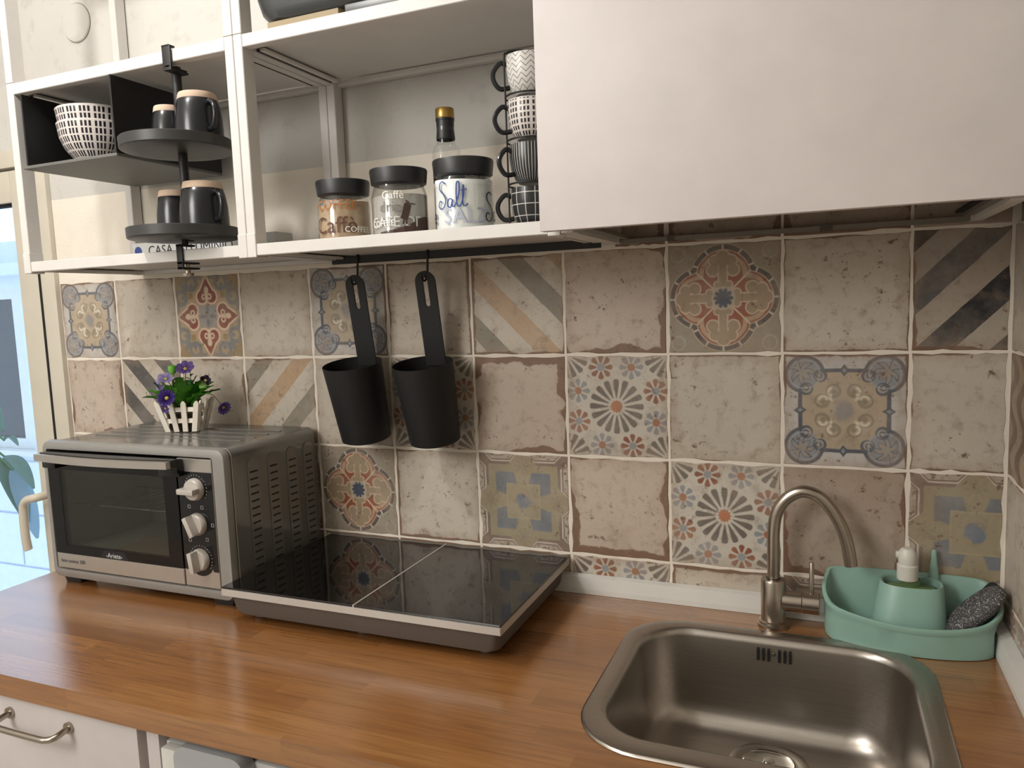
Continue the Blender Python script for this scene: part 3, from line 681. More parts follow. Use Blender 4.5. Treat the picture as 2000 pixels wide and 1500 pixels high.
frA = wall_frame(0.2985, 'white metal wall frame holding the turntable mugs, over the oven'); frB = wall_frame(0.8985, 'white metal wall frame holding the jars, over the hob')
for t, xs in ((frA, (0.2985, 0.878)), (frB, (0.8985, 1.478))):
    for xa in xs:
        obj('joint_collar', BX(xa - 0.0004, xa + 0.0199, -0.3012, -0.2695, ZB0 - 0.003, ZB0 + 0.040, 0.001, seg=1), M_white, t)
        obj('joint_line', BX(xa, xa + 0.0195, -0.3004, -0.2996, ZM1 + 0.001, ZM1 + 0.0022), mat('grey shadow gap', (120, 114, 104), 0.8), t, smooth=False)
# wall cabinet with a plain door, open underneath
wc = thing('wall_cabinet', 'white wall cabinet with one large plain door above the sink', 'cabinet', (1.8, -0.16, ZB0))
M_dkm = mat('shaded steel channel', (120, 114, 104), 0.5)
for xa in (1.4985, 2.078):
    obj('post', BX(xa, xa + 0.0195, -0.300, -0.270, ZB0, ZT1, 0.001, seg=1), M_white, wc); obj('post', BX(xa, xa + 0.0195, -0.030, -0.0015, ZB0, ZT1, 0.001, seg=1), M_white, wc)
    obj('side_rail', BX(xa + 0.001, xa + 0.0185, -0.27, -0.03, ZB0, ZB1), M_white, wc, smooth=False)
    xi = xa + 0.0195 if xa < 2 else xa - 0.022
    obj('channel', BX(xi + 0.010, xi + 0.020, -0.265, -0.03, ZB0 + 0.006, ZB0 + 0.012), M_dkm, wc, smooth=False); obj('slot', BX(xi, xi + 0.010 if xa < 2 else xi + 0.022, -0.265, -0.03, ZB0 + 0.012, ZB0 + 0.016), M_blackgap, wc, smooth=False)
    obj('side_panel', BX(xa + 0.003, xa + 0.016, -0.27, -0.03, ZB1, ZT1), M_whitepanel, wc, smooth=False)
rr = NB(); box(rr, 1.518, 2.078, -0.0085, -0.0015, ZB0, ZB0 + 0.007); box(rr, 1.518, 2.078, -0.0225, -0.0155, ZB0, ZB0 + 0.007); box(rr, 1.518, 2.078, -0.0155, -0.0085, ZB0 + 0.003, ZB0 + 0.006)
obj('rear_channel', rr, M_dkm, wc, smooth=False)
obj('channel_clip', BX(1.606, 1.618, -0.024, -0.001, ZB0 - 0.001, ZB0 + 0.009), mat('grey clip', (84, 78, 72), 0.6), wc, smooth=False)
obj('channel_clip', BX(1.86, 1.88, -0.024, -0.001, ZB0 - 0.001, ZB0 + 0.009), MATS['grey clip'], wc, smooth=False)
obj('shelf_panel', BX(1.518, 2.078, -0.28, -0.0025, 1.80, 1.815), M_whitepanel, wc, smooth=False)
obj('top_panel', BX(1.518, 2.078, -0.28, -0.0025, ZT1 - 0.012, ZT1), M_whitepanel, wc, smooth=False)
obj('door', BX(1.4785, 2.118, -0.338, -0.3205, 1.583, ZT1 + 0.002, 0.0018), M_whitepanel, wc)
obj('hinge', BX(2.065, 2.078, -0.3200, -0.27, 1.66, 1.70, 0.003), M_nickel, wc)
obj('filler_strip', BX(2.098, 2.141, -0.300, -0.29, ZB0, ZT1), M_whitepanel, wc, smooth=False)
# round plaster cover
pc = obj('wall_cover_plate', lathe(NB(), [(0.046, 0.0), (0.046, 0.002), (0.044, 0.0045), (0, 0.005)], 0, 0, 48), M_plaster, base=(0, 0, 0)); pc.location = (0.152, 0.0012, 2.208); pc.rotation_euler = (PI / 2, 0, 0)
tag(pc, 'round painted cover plate on the wall above the left shelf', 'cover plate')
pr = obj('cover_rim', lathe(NB(), [(0.0465, 0.0), (0.0475, 0.0), (0.0475, 0.0008), (0.0465, 0.0008)], 0, 0, 48), MATS['grey shadow gap']); pr.parent = pc

# black insert box in the left frame
ins = thing('shelf_insert', 'black open metal box hung inside the left wall frame, with the bowls', 'shelf insert', (0.47, -0.16, 1.79))
obj('side_panel', BX(0.338, 0.342, -0.300, -0.031, 1.7965, 1.942), M_black, ins, smooth=False)
obj('side_panel', BX(0.601, 0.605, -0.309, -0.031, 1.7965, 1.942), M_black, ins, smooth=False)
obj('back_panel', BX(0.342, 0.601, -0.0335, -0.031, 1.7965, 1.86), M_black, ins, smooth=False)
obj('shelf_panel', BX(0.338, 0.605, -0.309, -0.031, 1.790, 1.7965, 0.001, seg=1), mat('ribbed dark grey underside', (104, 103, 99), 0.55, bump=(40, 0.3)), ins, smooth=False)

# bowls
def dashes(ngrp, z0, dz, wz, ztop, bg=(212, 204, 198), fg=(34, 30, 38)):
    def f():
        x, y, z = sep(objco()); th = mop('ARCTAN2', y, x) + 10 * PI
        t = mop('FRACT', th * (ngrp / (2 * PI))) * 3.45
        a = mx(ab(mop('FRACT', t) - 0.5), mask(3.0 - t, 0.001)); b = ab(mop('FRACT', (z - z0) / dz) - 0.5)
        dd = mx(a - 0.29, b - wz, a * 0.7 + b - wz * 1.2 - 0.11, (z - ztop) * 60.0)
        return mixc(bg, fg, mask(dd, 0.06))
    return f
M_bowl = mat('dash printed stoneware', rough=0.25, fn=dashes(17, 0.0012, 0.0138, 0.39, 0.0832))
BXc, BYc = 0.440, -0.212
def bowl(loc, label):
    prof = [(0, 0.0), (0.026, 0.0), (0.028, 0.004), (0.040, 0.014), (0.054, 0.032), (0.062, 0.052), (0.0655, 0.078), (0.0640, 0.0795), (0.0610, 0.076), (0.056, 0.050), (0.046, 0.030), (0.030, 0.014), (0, 0.010)]
    prof = [(r * 1.13, z * 1.10) for r, z in prof]
    o = obj('bowl', lathe(NB(), prof, 0, 0, 64), M_bowl); o.location = loc; tag(o, label, 'bowl', 'dash printed bowls'); return o
bowl((BXc, BYc, 1.7968), 'lower of two stacked dash patterned bowls in the black insert')
bowl((BXc, BYc, 1.7968 + 0.0290), 'upper of two stacked dash patterned bowls in the black insert')

# two tier turntable
PXc, PYc = 0.738, -0.288
tt = thing('turntable_rack', 'black two tier turntable clamped to the front of the left frame', 'turntable', (PXc, PYc, 1.58))
obj('pole', tube(NB(), [(PXc, PYc + 0.012, 1.943), (PXc, PYc + 0.012, 1.62)], 0.0085, 20), M_black, tt)
hk = NB(); box(hk, PXc - 0.003, PXc + 0.017, -0.3045, -0.3005, 1.933, 1.974, 0.001); box(hk, PXc - 0.003, PXc + 0.017, -0.3045, -0.262, 1.930, 1.9335, 0.001); box(hk, PXc + 0.003, PXc + 0.013, -0.3045, -0.262, 1.9355, 1.938); box(hk, PXc - 0.003, PXc + 0.015, -0.3045, -0.290, 1.972, 1.975)
obj('top_hook', hk, M_black, tt)
def tier(z): return lathe(NB(), [(0, z), (0.055, z - 0.001), (0.094, z + 0.001), (0.0985, z + 0.0022), (0.100, z + 0.004), (0.1005, z + 0.021), (0.0995, z + 0.022), (0.0985, z + 0.020), (0.097, z + 0.0125), (0, z + 0.0125)], PXc, PYc, 72)
obj('tray', tier(1.7850), M_dark_under, tt); obj('tray', tier(1.6215), M_dark_under, tt)
ck = NB(); box(ck, PXc - 0.007, PXc + 0.007, -0.3045, -0.3010, 1.566, 1.613, 0.001); box(ck, PXc - 0.007, PXc + 0.007, -0.3045, -0.262, 1.5665, 1.570); box(ck, PXc - 0.007, PXc + 0.007, -0.3045, -0.262, 1.5765, 1.580); box(ck, PXc - 0.007, PXc + 0.007, -0.3045, -0.27, 1.610, 1.6135)
obj('bottom_clamp', ck, M_black, tt)
obj('clamp_screw', lathe(NB(), [(0, 1.554), (0.010, 1.554), (0.0105, 1.559), (0.005, 1.560), (0.004, 1.5785), (0, 1.5785)], PXc, PYc + 0.002, 20), M_nickel, tt)
obj('pivot', lathe(NB(), [(0.006, 1.6136), (0.006, 1.6215)], PXc, PYc, 16), M_black, tt)
# upside down mugs
def mug(name, loc, ang, R, H, label, beige=0.86):
    t = thing(name, label, 'mug', loc, 'black mugs upside down on the turntable', local=True, rotz=ang)
    zb = H * beige
    obj('body', lathe(NB(), [(R * 0.94, 0.0), (R, 0.001), (R, H * 0.25), (R * 0.975, H * 0.5), (R * 0.90, H * 0.75), (R * 0.83, zb), (R * 0.815, zb + 0.001), (R * 0.78, zb + 0.001)], 0, 0, 48), M_blackglaze, t)
    obj('clay_foot', lathe(NB(), [(R * 0.835, zb), (R * 0.84, zb + 0.0005), (R * 0.80, H - 0.003), (R * 0.77, H), (0, H - 0.002)], 0, 0, 48), M_beige, t, )
    obj('handle', tube(NB(), catmull([(R * 0.88, 0, H * 0.74), (R * 1.12, 0, H * 0.77), (R * 1.42, 0, H * 0.66), (R * 1.50, 0, H * 0.48), (R * 1.38, 0, H * 0.28), (R * 1.12, 0, H * 0.20), (R * 0.96, 0, H * 0.22)], 6), 0.0048, 12), M_blackglaze, t)
    return t
mug('mug', (0.791, -0.283, 1.7980), math.radians(-20), 0.0425, 0.087, 'upside down black mug on the upper turntable tray, right of the pole')
mug('mug', (0.697, -0.262, 1.7980), math.radians(130), 0.0335, 0.080, 'smaller upside down black mug on the upper turntable tray, left of the pole')
mug('mug', (0.789, -0.285, 1.6345), math.radians(-18), 0.0440, 0.090, 'upside down black mug on the lower turntable tray, right of the pole')
mug('mug', (0.692, -0.258, 1.6345), math.radians(130), 0.0370, 0.086, 'smaller upside down black mug on the lower turntable tray, left of the pole')
# foil box
fb = thing('foil_box', 'long white aluminium foil carton lying behind the lower turntable tray', 'carton', (0.60, -0.07, 1.6005))
obj('carton', BX(0.385, 0.80, -0.10, -0.045, 1.6005, 1.648, 0.001, seg=1), mat('white carton', (205, 204, 200), 0.5), fb)
def flat_text(s, size, x, y, z, m, parent, align=0, rot=0, name='lettering', tilt=0):
    bm = textbm(s, size)
    for v in bm.verts: v.co = Vector((x + v.co.x * math.cos(rot) - v.co.y * math.sin(rot), y, z + v.co.x * math.sin(rot) + v.co.y * math.cos(rot)))
    return obj(name, bm, m, parent, smooth=False)
flat_text('CASA  ALLUMINIO', 0.030, 0.56, -0.1006, 1.619, M_print['dark'], fb)
obj('blue_dot', prism(NB(), [(0.405 + 0.011 * math.cos(a), 1.629 + 0.011 * math.sin(a)) for a in [2 * PI * i / 20 for i in range(20)]], 'y', -0.1006, -0.1003), M_print['blue'], fb)

# bread bin on the middle frame's upper shelf
bb = thing('bread_bin', 'dark grey storage bin with a tan base on the upper shelf over the jars', 'bin', (1.16, -0.17, ZM1))
M_bin = mat('dark grey plastic', (58, 60, 60), 0.35)
def binloop(e, z, r=0.05): return [(x, y, z) for x, y in rrect(0.925 + e, 1.44 - e, -0.292 + e * 0.3, -0.06, r, 6)]
obj('body', loops(NB(), [binloop(0.040, 1.9835), binloop(0.022, 1.9880), binloop(0.008, 2.003), binloop(0.0, 2.03), binloop(0.0, 2.16), binloop(0.01, 2.175)], True, True), M_bin, bb)
obj('base', prism(NB(), [(0.962, -0.282), (1.110, -0.282), (1.125, -0.25), (1.125, -0.09), (0.962, -0.09)], 'z', 1.9645, 1.9833), mat('tan moulded base', (150, 132, 100), 0.6), bb)
obj('base', BX(1.127, 1.42, -0.288, -0.09, 1.9645, 1.9833, 0.002), M_bin, bb)

# ------------------------------------------------------------------ jars
def jar(cx, cy, R, H, lab, fill, decor, lidh=0.027):
    z0 = 1.6005; t = thing('storage_jar', lab, 'jar', (cx, cy, z0)); zl = z0 + H - lidh
    obj('glass', lathe(NB(), [(0, z0), (R * 0.90, z0), (R, z0 + 0.006), (R, zl - 0.020), (R * 0.93, zl - 0.008), (R * 0.86, zl + 0.002), (R * 0.84, zl + 0.002), (R * 0.91, zl - 0.009), (R * 0.975, zl - 0.021), (R * 0.975, z0 + 0.007), (0, z0 + 0.004)], cx, cy, 56), M_clear, t)
    prof = [(R * 0.90, zl), (R * 0.98, zl + 0.002), (R * 1.03, z0 + H - 0.003), (R * 1.01, z0 + H), (0, z0 + H)]
    obj('lid', lathe(NB(), [(0, zl - 0.0)] + prof, cx, cy, 56), M_blackplastic, t)
    fh = fill[1]; c = fill[0]
    pr_ = [(0, z0 + 0.005), (R * 0.93, z0 + 0.005), (R * 0.955, z0 + 0.010)] + [(R * 0.955, z0 + 0.010 + (fh - 0.010) * k / 6) for k in range(1, 7)] + [(0, z0 + fh + 0.003)]
    b = lathe(NB(), pr_, cx, cy, 40)
    for v in b.verts:
        if v.co.z > z0 + fh - 0.002: v.co.z += fill[2] * math.cos(math.atan2(v.co.y - cy, v.co.x - cx) - fill[3])
    obj('contents', b, c, t)
    base = math.atan2(-1.408 - cy, 1.8725 - cx)
    decor(t, cx, cy, R + 0.0006, base, z0)
    return t
def wtext(t, s, size, cx, cy, R, a, z, m): obj('lettering', wrap(textbm(s, size), cx, cy, R, a, z), m, t, smooth=False)
def wstroke(t, sts, wd, cx, cy, R, a, z, m, s=1.0):
    bm = NB()
    for st in sts: stroke(bm, [(p[0] * s, p[1] * s) for p in st], wd)
    obj('lettering', wrap(bm, cx, cy, R, a, z), m, t, smooth=False)
def sugarfn(c0, c1, sc=60.0):
    def f(): return mixc(c0, c1, noise(objco(), sc, 4, 0.7))
    return f
M_cocoa = mat('cappuccino powder', rough=0.9, fn=sugarfn((150, 118, 84), (206, 184, 156), 40.0)); M_salt = mat('coarse salt', rough=0.7, fn=sugarfn((226, 230, 228), (248, 250, 248), 300.0))
M_ground = mat('ground coffee with foam', rough=0.9, fn=sugarfn((58, 40, 32), (74, 52, 42), 200.0)); M_frost = mat('frosted print', (176, 170, 164), 0.6)
def d1(t, cx, cy, R, b, z0):
    wtext(t, 'Caffè', 0.042, cx, cy, R, b - 0.42, z0 + 0.016, M_print['brown']); wtext(t, 'COFFEE', 0.0145, cx, cy, R + 0.0004, b + 0.50, z0 + 0.017, M_print['white']); wtext(t, 'COFFEE', 0.024, cx, cy, R, b - 0.35, z0 + 0.058, M_print['orange'])
def d2(t, cx, cy, R, b, z0):
    wtext(t, 'Caffè', 0.019, cx, cy, R, b - 0.25, z0 + 0.066, M_print['white']); wtext(t, 'COFFEE', 0.0145, cx, cy, R + 0.0003, b - 0.70, z0 + 0.020, M_print['white']); wtext(t, 'CAFÉ DE', 0.026, cx, cy, R, b - 0.22, z0 + 0.018, M_print['silver'])
    wtext(t, 'drip', 0.026, cx, cy, R, b - 0.35, z0 + 0.044, M_print['grey'])
    bm = NB(); stroke(bm, [(0, 0), (0.004, 0.012), (0.008, 0.026)], 0.013); stroke(bm, [(0.004, 0.028), (0.012, 0.027), (0.022, 0.026)], 0.0035); stroke(bm, [(0.0, 0.0), (-0.002, -0.008)], 0.003); stroke(bm, [(0.004, 0.001), (0.004, -0.008)], 0.003); stroke(bm, [(0.010, 0.029), (0.004, 0.032)], 0.003)
    hill = [(-0.045, -0.020), (-0.02, -0.017), (0.0, -0.012), (0.015, -0.006), (0.03, 0.002), (0.045, 0.006), (0.055, 0.006)]
    for (xa, ya), (xb, yb) in zip(hill, hill[1:]): bm.faces.new([bm.verts.new((xa, -0.026, 0)), bm.verts.new((xb, -0.026, 0)), bm.verts.new((xb, yb, 0)), bm.verts.new((xa, ya, 0))])
    obj('waiter_print', wrap(bm, cx, cy, R + 0.0004, b + 0.12, z0 + 0.030), mat('print umber', (66, 44, 38), 0.6), t, smooth=False)
S_ = [(0.30, 0.92), (0.16, 1.02), (0.02, 0.92), (0.03, 0.74), (0.20, 0.56), (0.30, 0.36), (0.22, 0.12), (0.04, 0.06), (-0.06, 0.20), (0.02, 0.34), (0.12, 0.28)]
A_ = [(0.58, 0.34), (0.48, 0.40), (0.38, 0.28), (0.40, 0.12), (0.50, 0.10), (0.58, 0.34), (0.56, 0.16), (0.62, 0.10), (0.70, 0.18)]
L_ = [(0.70, 0.18), (0.84, 0.60), (0.84, 0.94), (0.76, 0.92), (0.73, 0.50), (0.76, 0.14), (0.86, 0.12), (0.92, 0.22)]
T_ = [(0.92, 0.22), (1.00, 0.52), (1.00, 0.86), (0.96, 0.40), (0.98, 0.14), (1.08, 0.12), (1.14, 0.20)]
def d3(t, cx, cy, R, b, z0):
    wstroke(t, [S_, A_, L_, T_, [(0.90, 0.66), (1.12, 0.70)]], 0.0026, cx, cy, R + 0.0004, b - 0.90, z0 + 0.036, M_print['blue'], 0.046)
    wstroke(t, [S_, A_], 0.0026, cx, cy, R + 0.0004, b + 0.80, z0 + 0.014, M_print['dark'], 0.050)
    wtext(t, 'SALZ', 0.036, cx, cy, R, b + 0.05, z0 + 0.014, M_print['pale']); wtext(t, 'e', 0.040, cx, cy, R, b - 1.30, z0 + 0.016, M_print['dark']); wtext(t, 'SALE SEL SAL TUZ', 0.0065, cx, cy, R, b + 0.55, z0 + 0.085, M_print['grey'])
jar(1.046, -0.205, 0.0480, 0.112, 'coffee jar with a black lid, leftmost of three jars, pale brown contents', (M_cocoa, 0.070, 0.004, 0.5), d1)
jar(1.165, -0.205, 0.0500, 0.121, 'clear coffee jar with a black lid, middle of the three jars', (M_frost, 0.074, 0.002, 0.5), d2)
jar(1.298, -0.215, 0.0510, 0.122, 'salt jar with blue script lettering and a black lid, rightmost jar', (M_salt, 0.088, 0.003, 2.5), d3)
# bottle behind the salt jar
bt = thing('sauce_bottle', 'small bottle with black neck sleeve and gold cap behind the salt jar', 'bottle', (1.222, -0.125, 1.6005))
bx_, by_ = 1.222, -0.125
obj('glass', lathe(NB(), [(0, 1.6005), (0.024, 1.6005), (0.0255, 1.604), (0.0255, 1.760), (0.0235, 1.769), (0.0165, 1.775), (0.0160, 1.815), (0, 1.815)], bx_, by_, 40), M_clear, bt)
obj('contents', lathe(NB(), [(0, 1.603), (0.0235, 1.603), (0.0240, 1.71), (0, 1.7105)], bx_, by_, 32), mat('dark sauce', (40, 22, 20), 0.3), bt)
obj('label', lathe(NB(), [(0.0258, 1.705), (0.0261, 1.705), (0.0261, 1.742), (0.0258, 1.742)], bx_, by_, 40), mat('dark wine label', (38, 16, 26), 0.4), bt)
obj('neck_sleeve', lathe(NB(), [(0.0170, 1.782), (0.0175, 1.784), (0.0160, 1.800), (0.0165, 1.8160), (0.0175, 1.8165), (0.0175, 1.8200), (0, 1.8200)], bx_, by_, 32), M_blackplastic, bt)
obj('cap', lathe(NB(), [(0.0170, 1.8201), (0.0175, 1.822), (0.0175, 1.836), (0.0165, 1.838), (0, 1.838)], bx_, by_, 32), mat('gold metal cap', (186, 152, 82), 0.28, 0.8), bt)
# mug rack
rk = thing('mug_rack', 'black wire rack with four stacked espresso cups beside the salt jar', 'rack', (1.418, -0.20, 1.6005))
KX, KY = 1.4180, -0.200
rk_w = NB()
for s in (-1, 1):
    for yy in (-0.012,): pass
ang = 0.35
def rp(a, r, z): return (KX + r * math.cos(a), KY + r * math.sin(a), z)
for a in (PI + 0.52, 0.52): tube(rk_w, catmull([rp(a, 0.0405, 1.6035), rp(a, 0.0405, 1.70), rp(a, 0.0405, 1.80), rp(a, 0.0405, 1.875), rp(a, 0.036, 1.885), rp(a, 0.02, 1.889), rp(a, 0.0, 1.890)], 4), 0.0016, 8)
for k in range(4):
    zc_ = 1.6035 + 0.0705 * k
    tube(rk_w, [rp(2 * PI * i / 32, 0.0405, zc_) for i in range(33)], 0.0016, 8, False)
obj('wire_frame', rk_w, M_black, rk); obj('base_disc', lathe(NB(), [(0, 1.6005), (0.036, 1.6005), (0.036, 1.6018), (0, 1.6018)], KX, KY, 32), mat('brown wood base', (120, 74, 44), 0.6), rk)
def cylang():
    x, y, z = sep(objco()); return mop('ARCTAN2', y, x) + 10 * PI, z
def chevron():
    th, z = cylang(); s = mop('PINGPONG', th * (14 / (2 * PI)), 0.5); d = ab(mop('FRACT', (z - s * 0.016) / 0.0085) - 0.5) - 0.07
    return mixc((214, 210, 204), (44, 42, 42), mask(d, 0.05))
def vstripe():
    th, z = cylang(); d = ab(mop('FRACT', th * (44 / (2 * PI))) - 0.5) - 0.085
    return mixc((42, 43, 44), (208, 206, 200), mask(d, 0.05))
def gridp():
    th, z = cylang(); d = mn((ab(mop('FRACT', th * (14 / (2 * PI))) - 0.5)) * 0.0165 - 0.0006, ab(mop('FRACT', (z - 0.007) / 0.0185) - 0.5) * 0.0185 - 0.0006)
    return mixc((40, 41, 42), (206, 204, 198), mask(d, 0.0005))
cupm = [mat('grid cup glaze', rough=0.3, fn=gridp), mat('striped cup glaze', rough=0.3, fn=vstripe), mat('dash cup glaze', rough=0.3, fn=dashes(11, 0.002, 0.0092, 0.34, 0.0605)), mat('chevron cup glaze', rough=0.3, fn=chevron)]
names = ['black espresso cup with white grid lines, bottom of the rack', 'black espresso cup with white vertical stripes, second from the bottom', 'white espresso cup with black dashes, second from the top', 'white espresso cup with black zigzag lines, top of the rack']
for k in range(4):
    zc_ = 1.6055 + 0.0705 * k; R = 0.0375
    t = thing('espresso_cup', names[k], 'cup', (KX, KY, zc_), 'espresso cups stacked in the wire rack')
    obj('body', lathe(NB(), [(0, zc_), (R * 0.60, zc_), (R * 0.76, zc_ + 0.006), (R * 0.93, zc_ + 0.022), (R, zc_ + 0.042), (R * 0.99, zc_ + 0.062), (R * 0.96, zc_ + 0.0625), (R * 0.93, zc_ + 0.04), (R * 0.85, zc_ + 0.02), (0, zc_ + 0.006)], KX, KY, 48), cupm[k], t)
    ha = PI + 0.40 + (0.42 if k == 1 else 0) * 1.0 + (0.12 if k == 2 else 0)
    obj('handle', tube(NB(), catmull([rp(ha, R * 0.94, zc_ + 0.050), rp(ha, R * 1.25, zc_ + 0.053), rp(ha, R * 1.55, zc_ + 0.040), rp(ha, R * 1.56, zc_ + 0.026), rp(ha, R * 1.30, zc_ + 0.013), rp(ha, R * 0.86, zc_ + 0.014)], 6), 0.0040, 10), M_blackglaze, t)

# ------------------------------------------------------------------ rail, hooks, utensil cups
rl = obj('utensil_rail', BX(0.905, 1.492, -0.056, -0.052, 1.574, 1.590, 0.001, seg=1), M_black, base=(1.2, -0.05, 1.574)); 
bmr = NB(); box(bmr, 0.915, 0.935, -0.056, -0.030, 1.586, 1.590); box(bmr, 1.46, 1.48, -0.056, -0.030, 1.586, 1.590)
rl2 = obj('bracket', bmr, M_black, rl); tag(rl, 'flat black utensil rail under the middle wall frame', 'rail')
def utensil(x, label, hl):
    hk = obj('hook', tube(NB(), catmull([(x, -0.050, 1.586), (x, -0.0535, 1.5915), (x, -0.0575, 1.587), (x, -0.058, 1.565), (x, -0.062, 1.540), (x, -0.073, 1.530), (x, -0.085, 1.536), (x, -0.086, 1.545)], 6), 0.0022, 10), M_black, base=(x, -0.056, 1.53)); tag(hk, hl, 'hook', 'black hooks on the utensil rail')
    t = thing('utensil_cup', label, 'utensil holder', (x, -0.0735, 1.5335), 'black utensil cups on hooks', local=True)
    H0, HR, HB = 0.0, -0.158, -0.325        # hanging point, rim, bottom (local z)
    t.rotation_euler = (math.radians(10.3), 0, 0)   # leans so the foot touches the tiles
    # handle: strip in the plane y=0 with rounded top and slot
    wd = 0.0225; top = 0.012; th = 0.0035
    out, hol = [], []
    n = 10
    for i in range(n + 1): a = PI * i / n; out.append((wd * math.cos(a), top - wd + wd * math.sin(a) + 0.004)); hol.append((0.0055 * math.cos(a), 0.0055 * math.sin(a) - 0.003))
    out.append((-wd, HR - 0.02)); hol.append((-0.0055, -0.050))
    for i in range(n - 1): a = PI + PI * (i + 1) / n; hol.append((0.0055 * math.cos(a), -0.050 + 0.0055 * math.sin(a))); out.append((-wd + 2 * wd * (i + 1) / n, HR - 0.02))
    out.append((wd, HR - 0.02)); hol.append((0.0055, -0.050))
    bm = NB(); loops(bm, [[(p[0], 0.0, p[1]) for p in out], [(p[0], th, p[1]) for p in out], [(p[0], th, p[1]) for p in hol], [(p[0], 0.0, p[1]) for p in hol], [(p[0], 0.0, p[1]) for p in out]])
    obj('handle', bm, M_cup, t, sharp=30)
    # cup: round in front, flattened against the handle plane behind
    def ring(rx, ry, z, o=0.0):
        L = []
        for i in range(48):
            a = 2 * PI * i / 48; L.append((rx * math.cos(a), min(th + 0.003, th + 0.004 - ry + ry * math.sin(a) * 1.0) - o, z))
        return L
    rt, rb = 0.061, 0.052
    obj('cup', loops(NB(), [ring(rb - 0.004, rb - 0.004, HB, 0.001), ring(rb, rb, HB + 0.003), ring(rt, rt, HR), ring(rt - 0.0018, rt - 0.0018, HR, 0.0018), ring(rb - 0.002, rb - 0.002, HB + 0.005, 0.002)], True, True), M_cup, t, sharp=50)
utensil(0.970, 'black utensil cup with slotted handle hanging left, nearer the oven', 'black hook holding the left utensil cup'); utensil(1.135, 'black utensil cup with slotted handle hanging right, away from the oven', 'black hook holding the right utensil cup')

# ------------------------------------------------------------------ hob
hb = thing('induction_hob', 'black glass two zone portable hob beside the oven', 'hob', (1.11, -0.18, 0.9))
hx0, hx1, hy0, hy1 = 0.826, 1.3975, -0.3555, -0.004
def hl(e, z, r=0.012): return [(x, y, z) for x, y in rrect(hx0 + e, hx1 - e, hy0 + e, hy1 - e * 0.4, r, 4)]
obj('body', loops(NB(), [hl(0.024, 0.9125, 0.02), hl(0.017, 0.9155, 0.02), hl(0.0145, 0.9215, 0.014), hl(0.010, 0.9535, 0.010)], True, True), M_hobbody, hb)
obj('rim', loops(NB(), [hl(0.003, 0.9537, 0.002), hl(0.0, 0.9545, 0.002), hl(0.0, 0.9665, 0.002), hl(0.002, 0.9672, 0.002)], True, True), M_silver, hb)
obj('glass_panel', BX(hx0 + 0.001, 1.1175, hy0 + 0.001, hy1 - 0.001, 0.9674, 0.9710, 0.0008, seg=1), M_bglass, hb); obj('glass_panel', BX(1.1215, hx1 - 0.001, hy0 + 0.001, hy1 - 0.001, 0.9674, 0.9710, 0.0008, seg=1), M_bglass, hb)
obj('divider', BX(1.118, 1.121, hy0 + 0.001, hy1 - 0.001, 0.9674, 0.9712), M_silver, hb, smooth=False)
for x in (0.872, 1.105, 1.348):
    for y in (-0.305, -0.045): obj('foot', lathe(NB(), [(0, 0.9008), (0.011, 0.9008), (0.013, 0.9125), (0, 0.9125)], x, y, 20), M_hobbody, hb)

# ------------------------------------------------------------------ oven
ov = thing('mini_oven', 'silver electric mini oven with three knobs on the worktop left end', 'oven', (0.552, -0.155, 0.9))
ox0, ox1 = 0.300, 0.803
def ol(x0, x1, z0, z1, r, y, n=5): return [(x, y, z) for x, z in rrect(x0, x1, z0, z1, r, n)]
bodybm = loops(NB(), [ol(ox0 + 0.004, ox1 - 0.004, 0.924, 1.214, 0.014, -0.0135), ol(ox0, ox1, 0.920, 1.218, 0.018, -0.020), ol(ox0, ox1, 0.920, 1.218, 0.018, -0.284), ol(0.325, 0.660, 0.975, 1.185, 0.004, -0.284), ol(0.325, 0.660, 0.975, 1.185, 0.004, -0.06)], True, True)
obj('body', bodybm, M_ovenbody, ov, sharp=40)
obj('bezel', loops(NB(), [ol(ox0 - 0.001, ox1 + 0.001, 0.919, 1.219, 0.019, -0.2845), ol(ox0 - 0.004, ox1 + 0.004, 0.916, 1.2215, 0.020, -0.288), ol(ox0 - 0.004, ox1 + 0.004, 0.916, 1.2215, 0.020, -0.294), ol(ox0 - 0.001, ox1 + 0.001, 0.919, 1.2185, 0.018, -0.302), ol(ox0 + 0.008, ox1 - 0.012, 0.930, 1.210, 0.012, -0.3055), ol(ox0 + 0.013, ox1 - 0.024, 0.9365, 1.2035, 0.006, -0.305), ol(ox0 + 0.015, ox1 - 0.026, 0.9385, 1.2015, 0.004, -0.2925), ol(ox0 + 0.015, ox1 - 0.026, 0.9385, 1.2015, 0.004, -0.2845)]), M_bezel, ov, sharp=40)
obj('seam_bead', loops(NB(), [ol(ox0 - 0.0012, ox1 + 0.0012, 0.9188, 1.2192, 0.019, -0.2790), ol(ox0 - 0.0016, ox1 + 0.0016, 0.9184, 1.2196, 0.019, -0.2805), ol(ox0 - 0.0012, ox1 + 0.0012, 0.9188, 1.2192, 0.019, -0.2820)]), M_silver, ov)
for y in (-0.20, -0.16, -0.12, -0.08): obj('top_rib', BX(0.34, 0.76, y - 0.004, y + 0.004, 1.2165, 1.2187, 0.0004, seg=1), M_ovenbody, ov)
for x0 in (0.306, 0.736):
    for y in (-0.268, -0.045): obj('foot', loops(NB(), [[(x, yy, 0.9006) for x, yy in rrect(x0 + 0.004, x0 + 0.050, y - 0.018, y + 0.018, 0.004)], [(x, yy, 0.9195) for x, yy in rrect(x0, x0 + 0.056, y - 0.022, y + 0.022, 0.004)]], True, True), M_blackplastic, ov)
lv = None
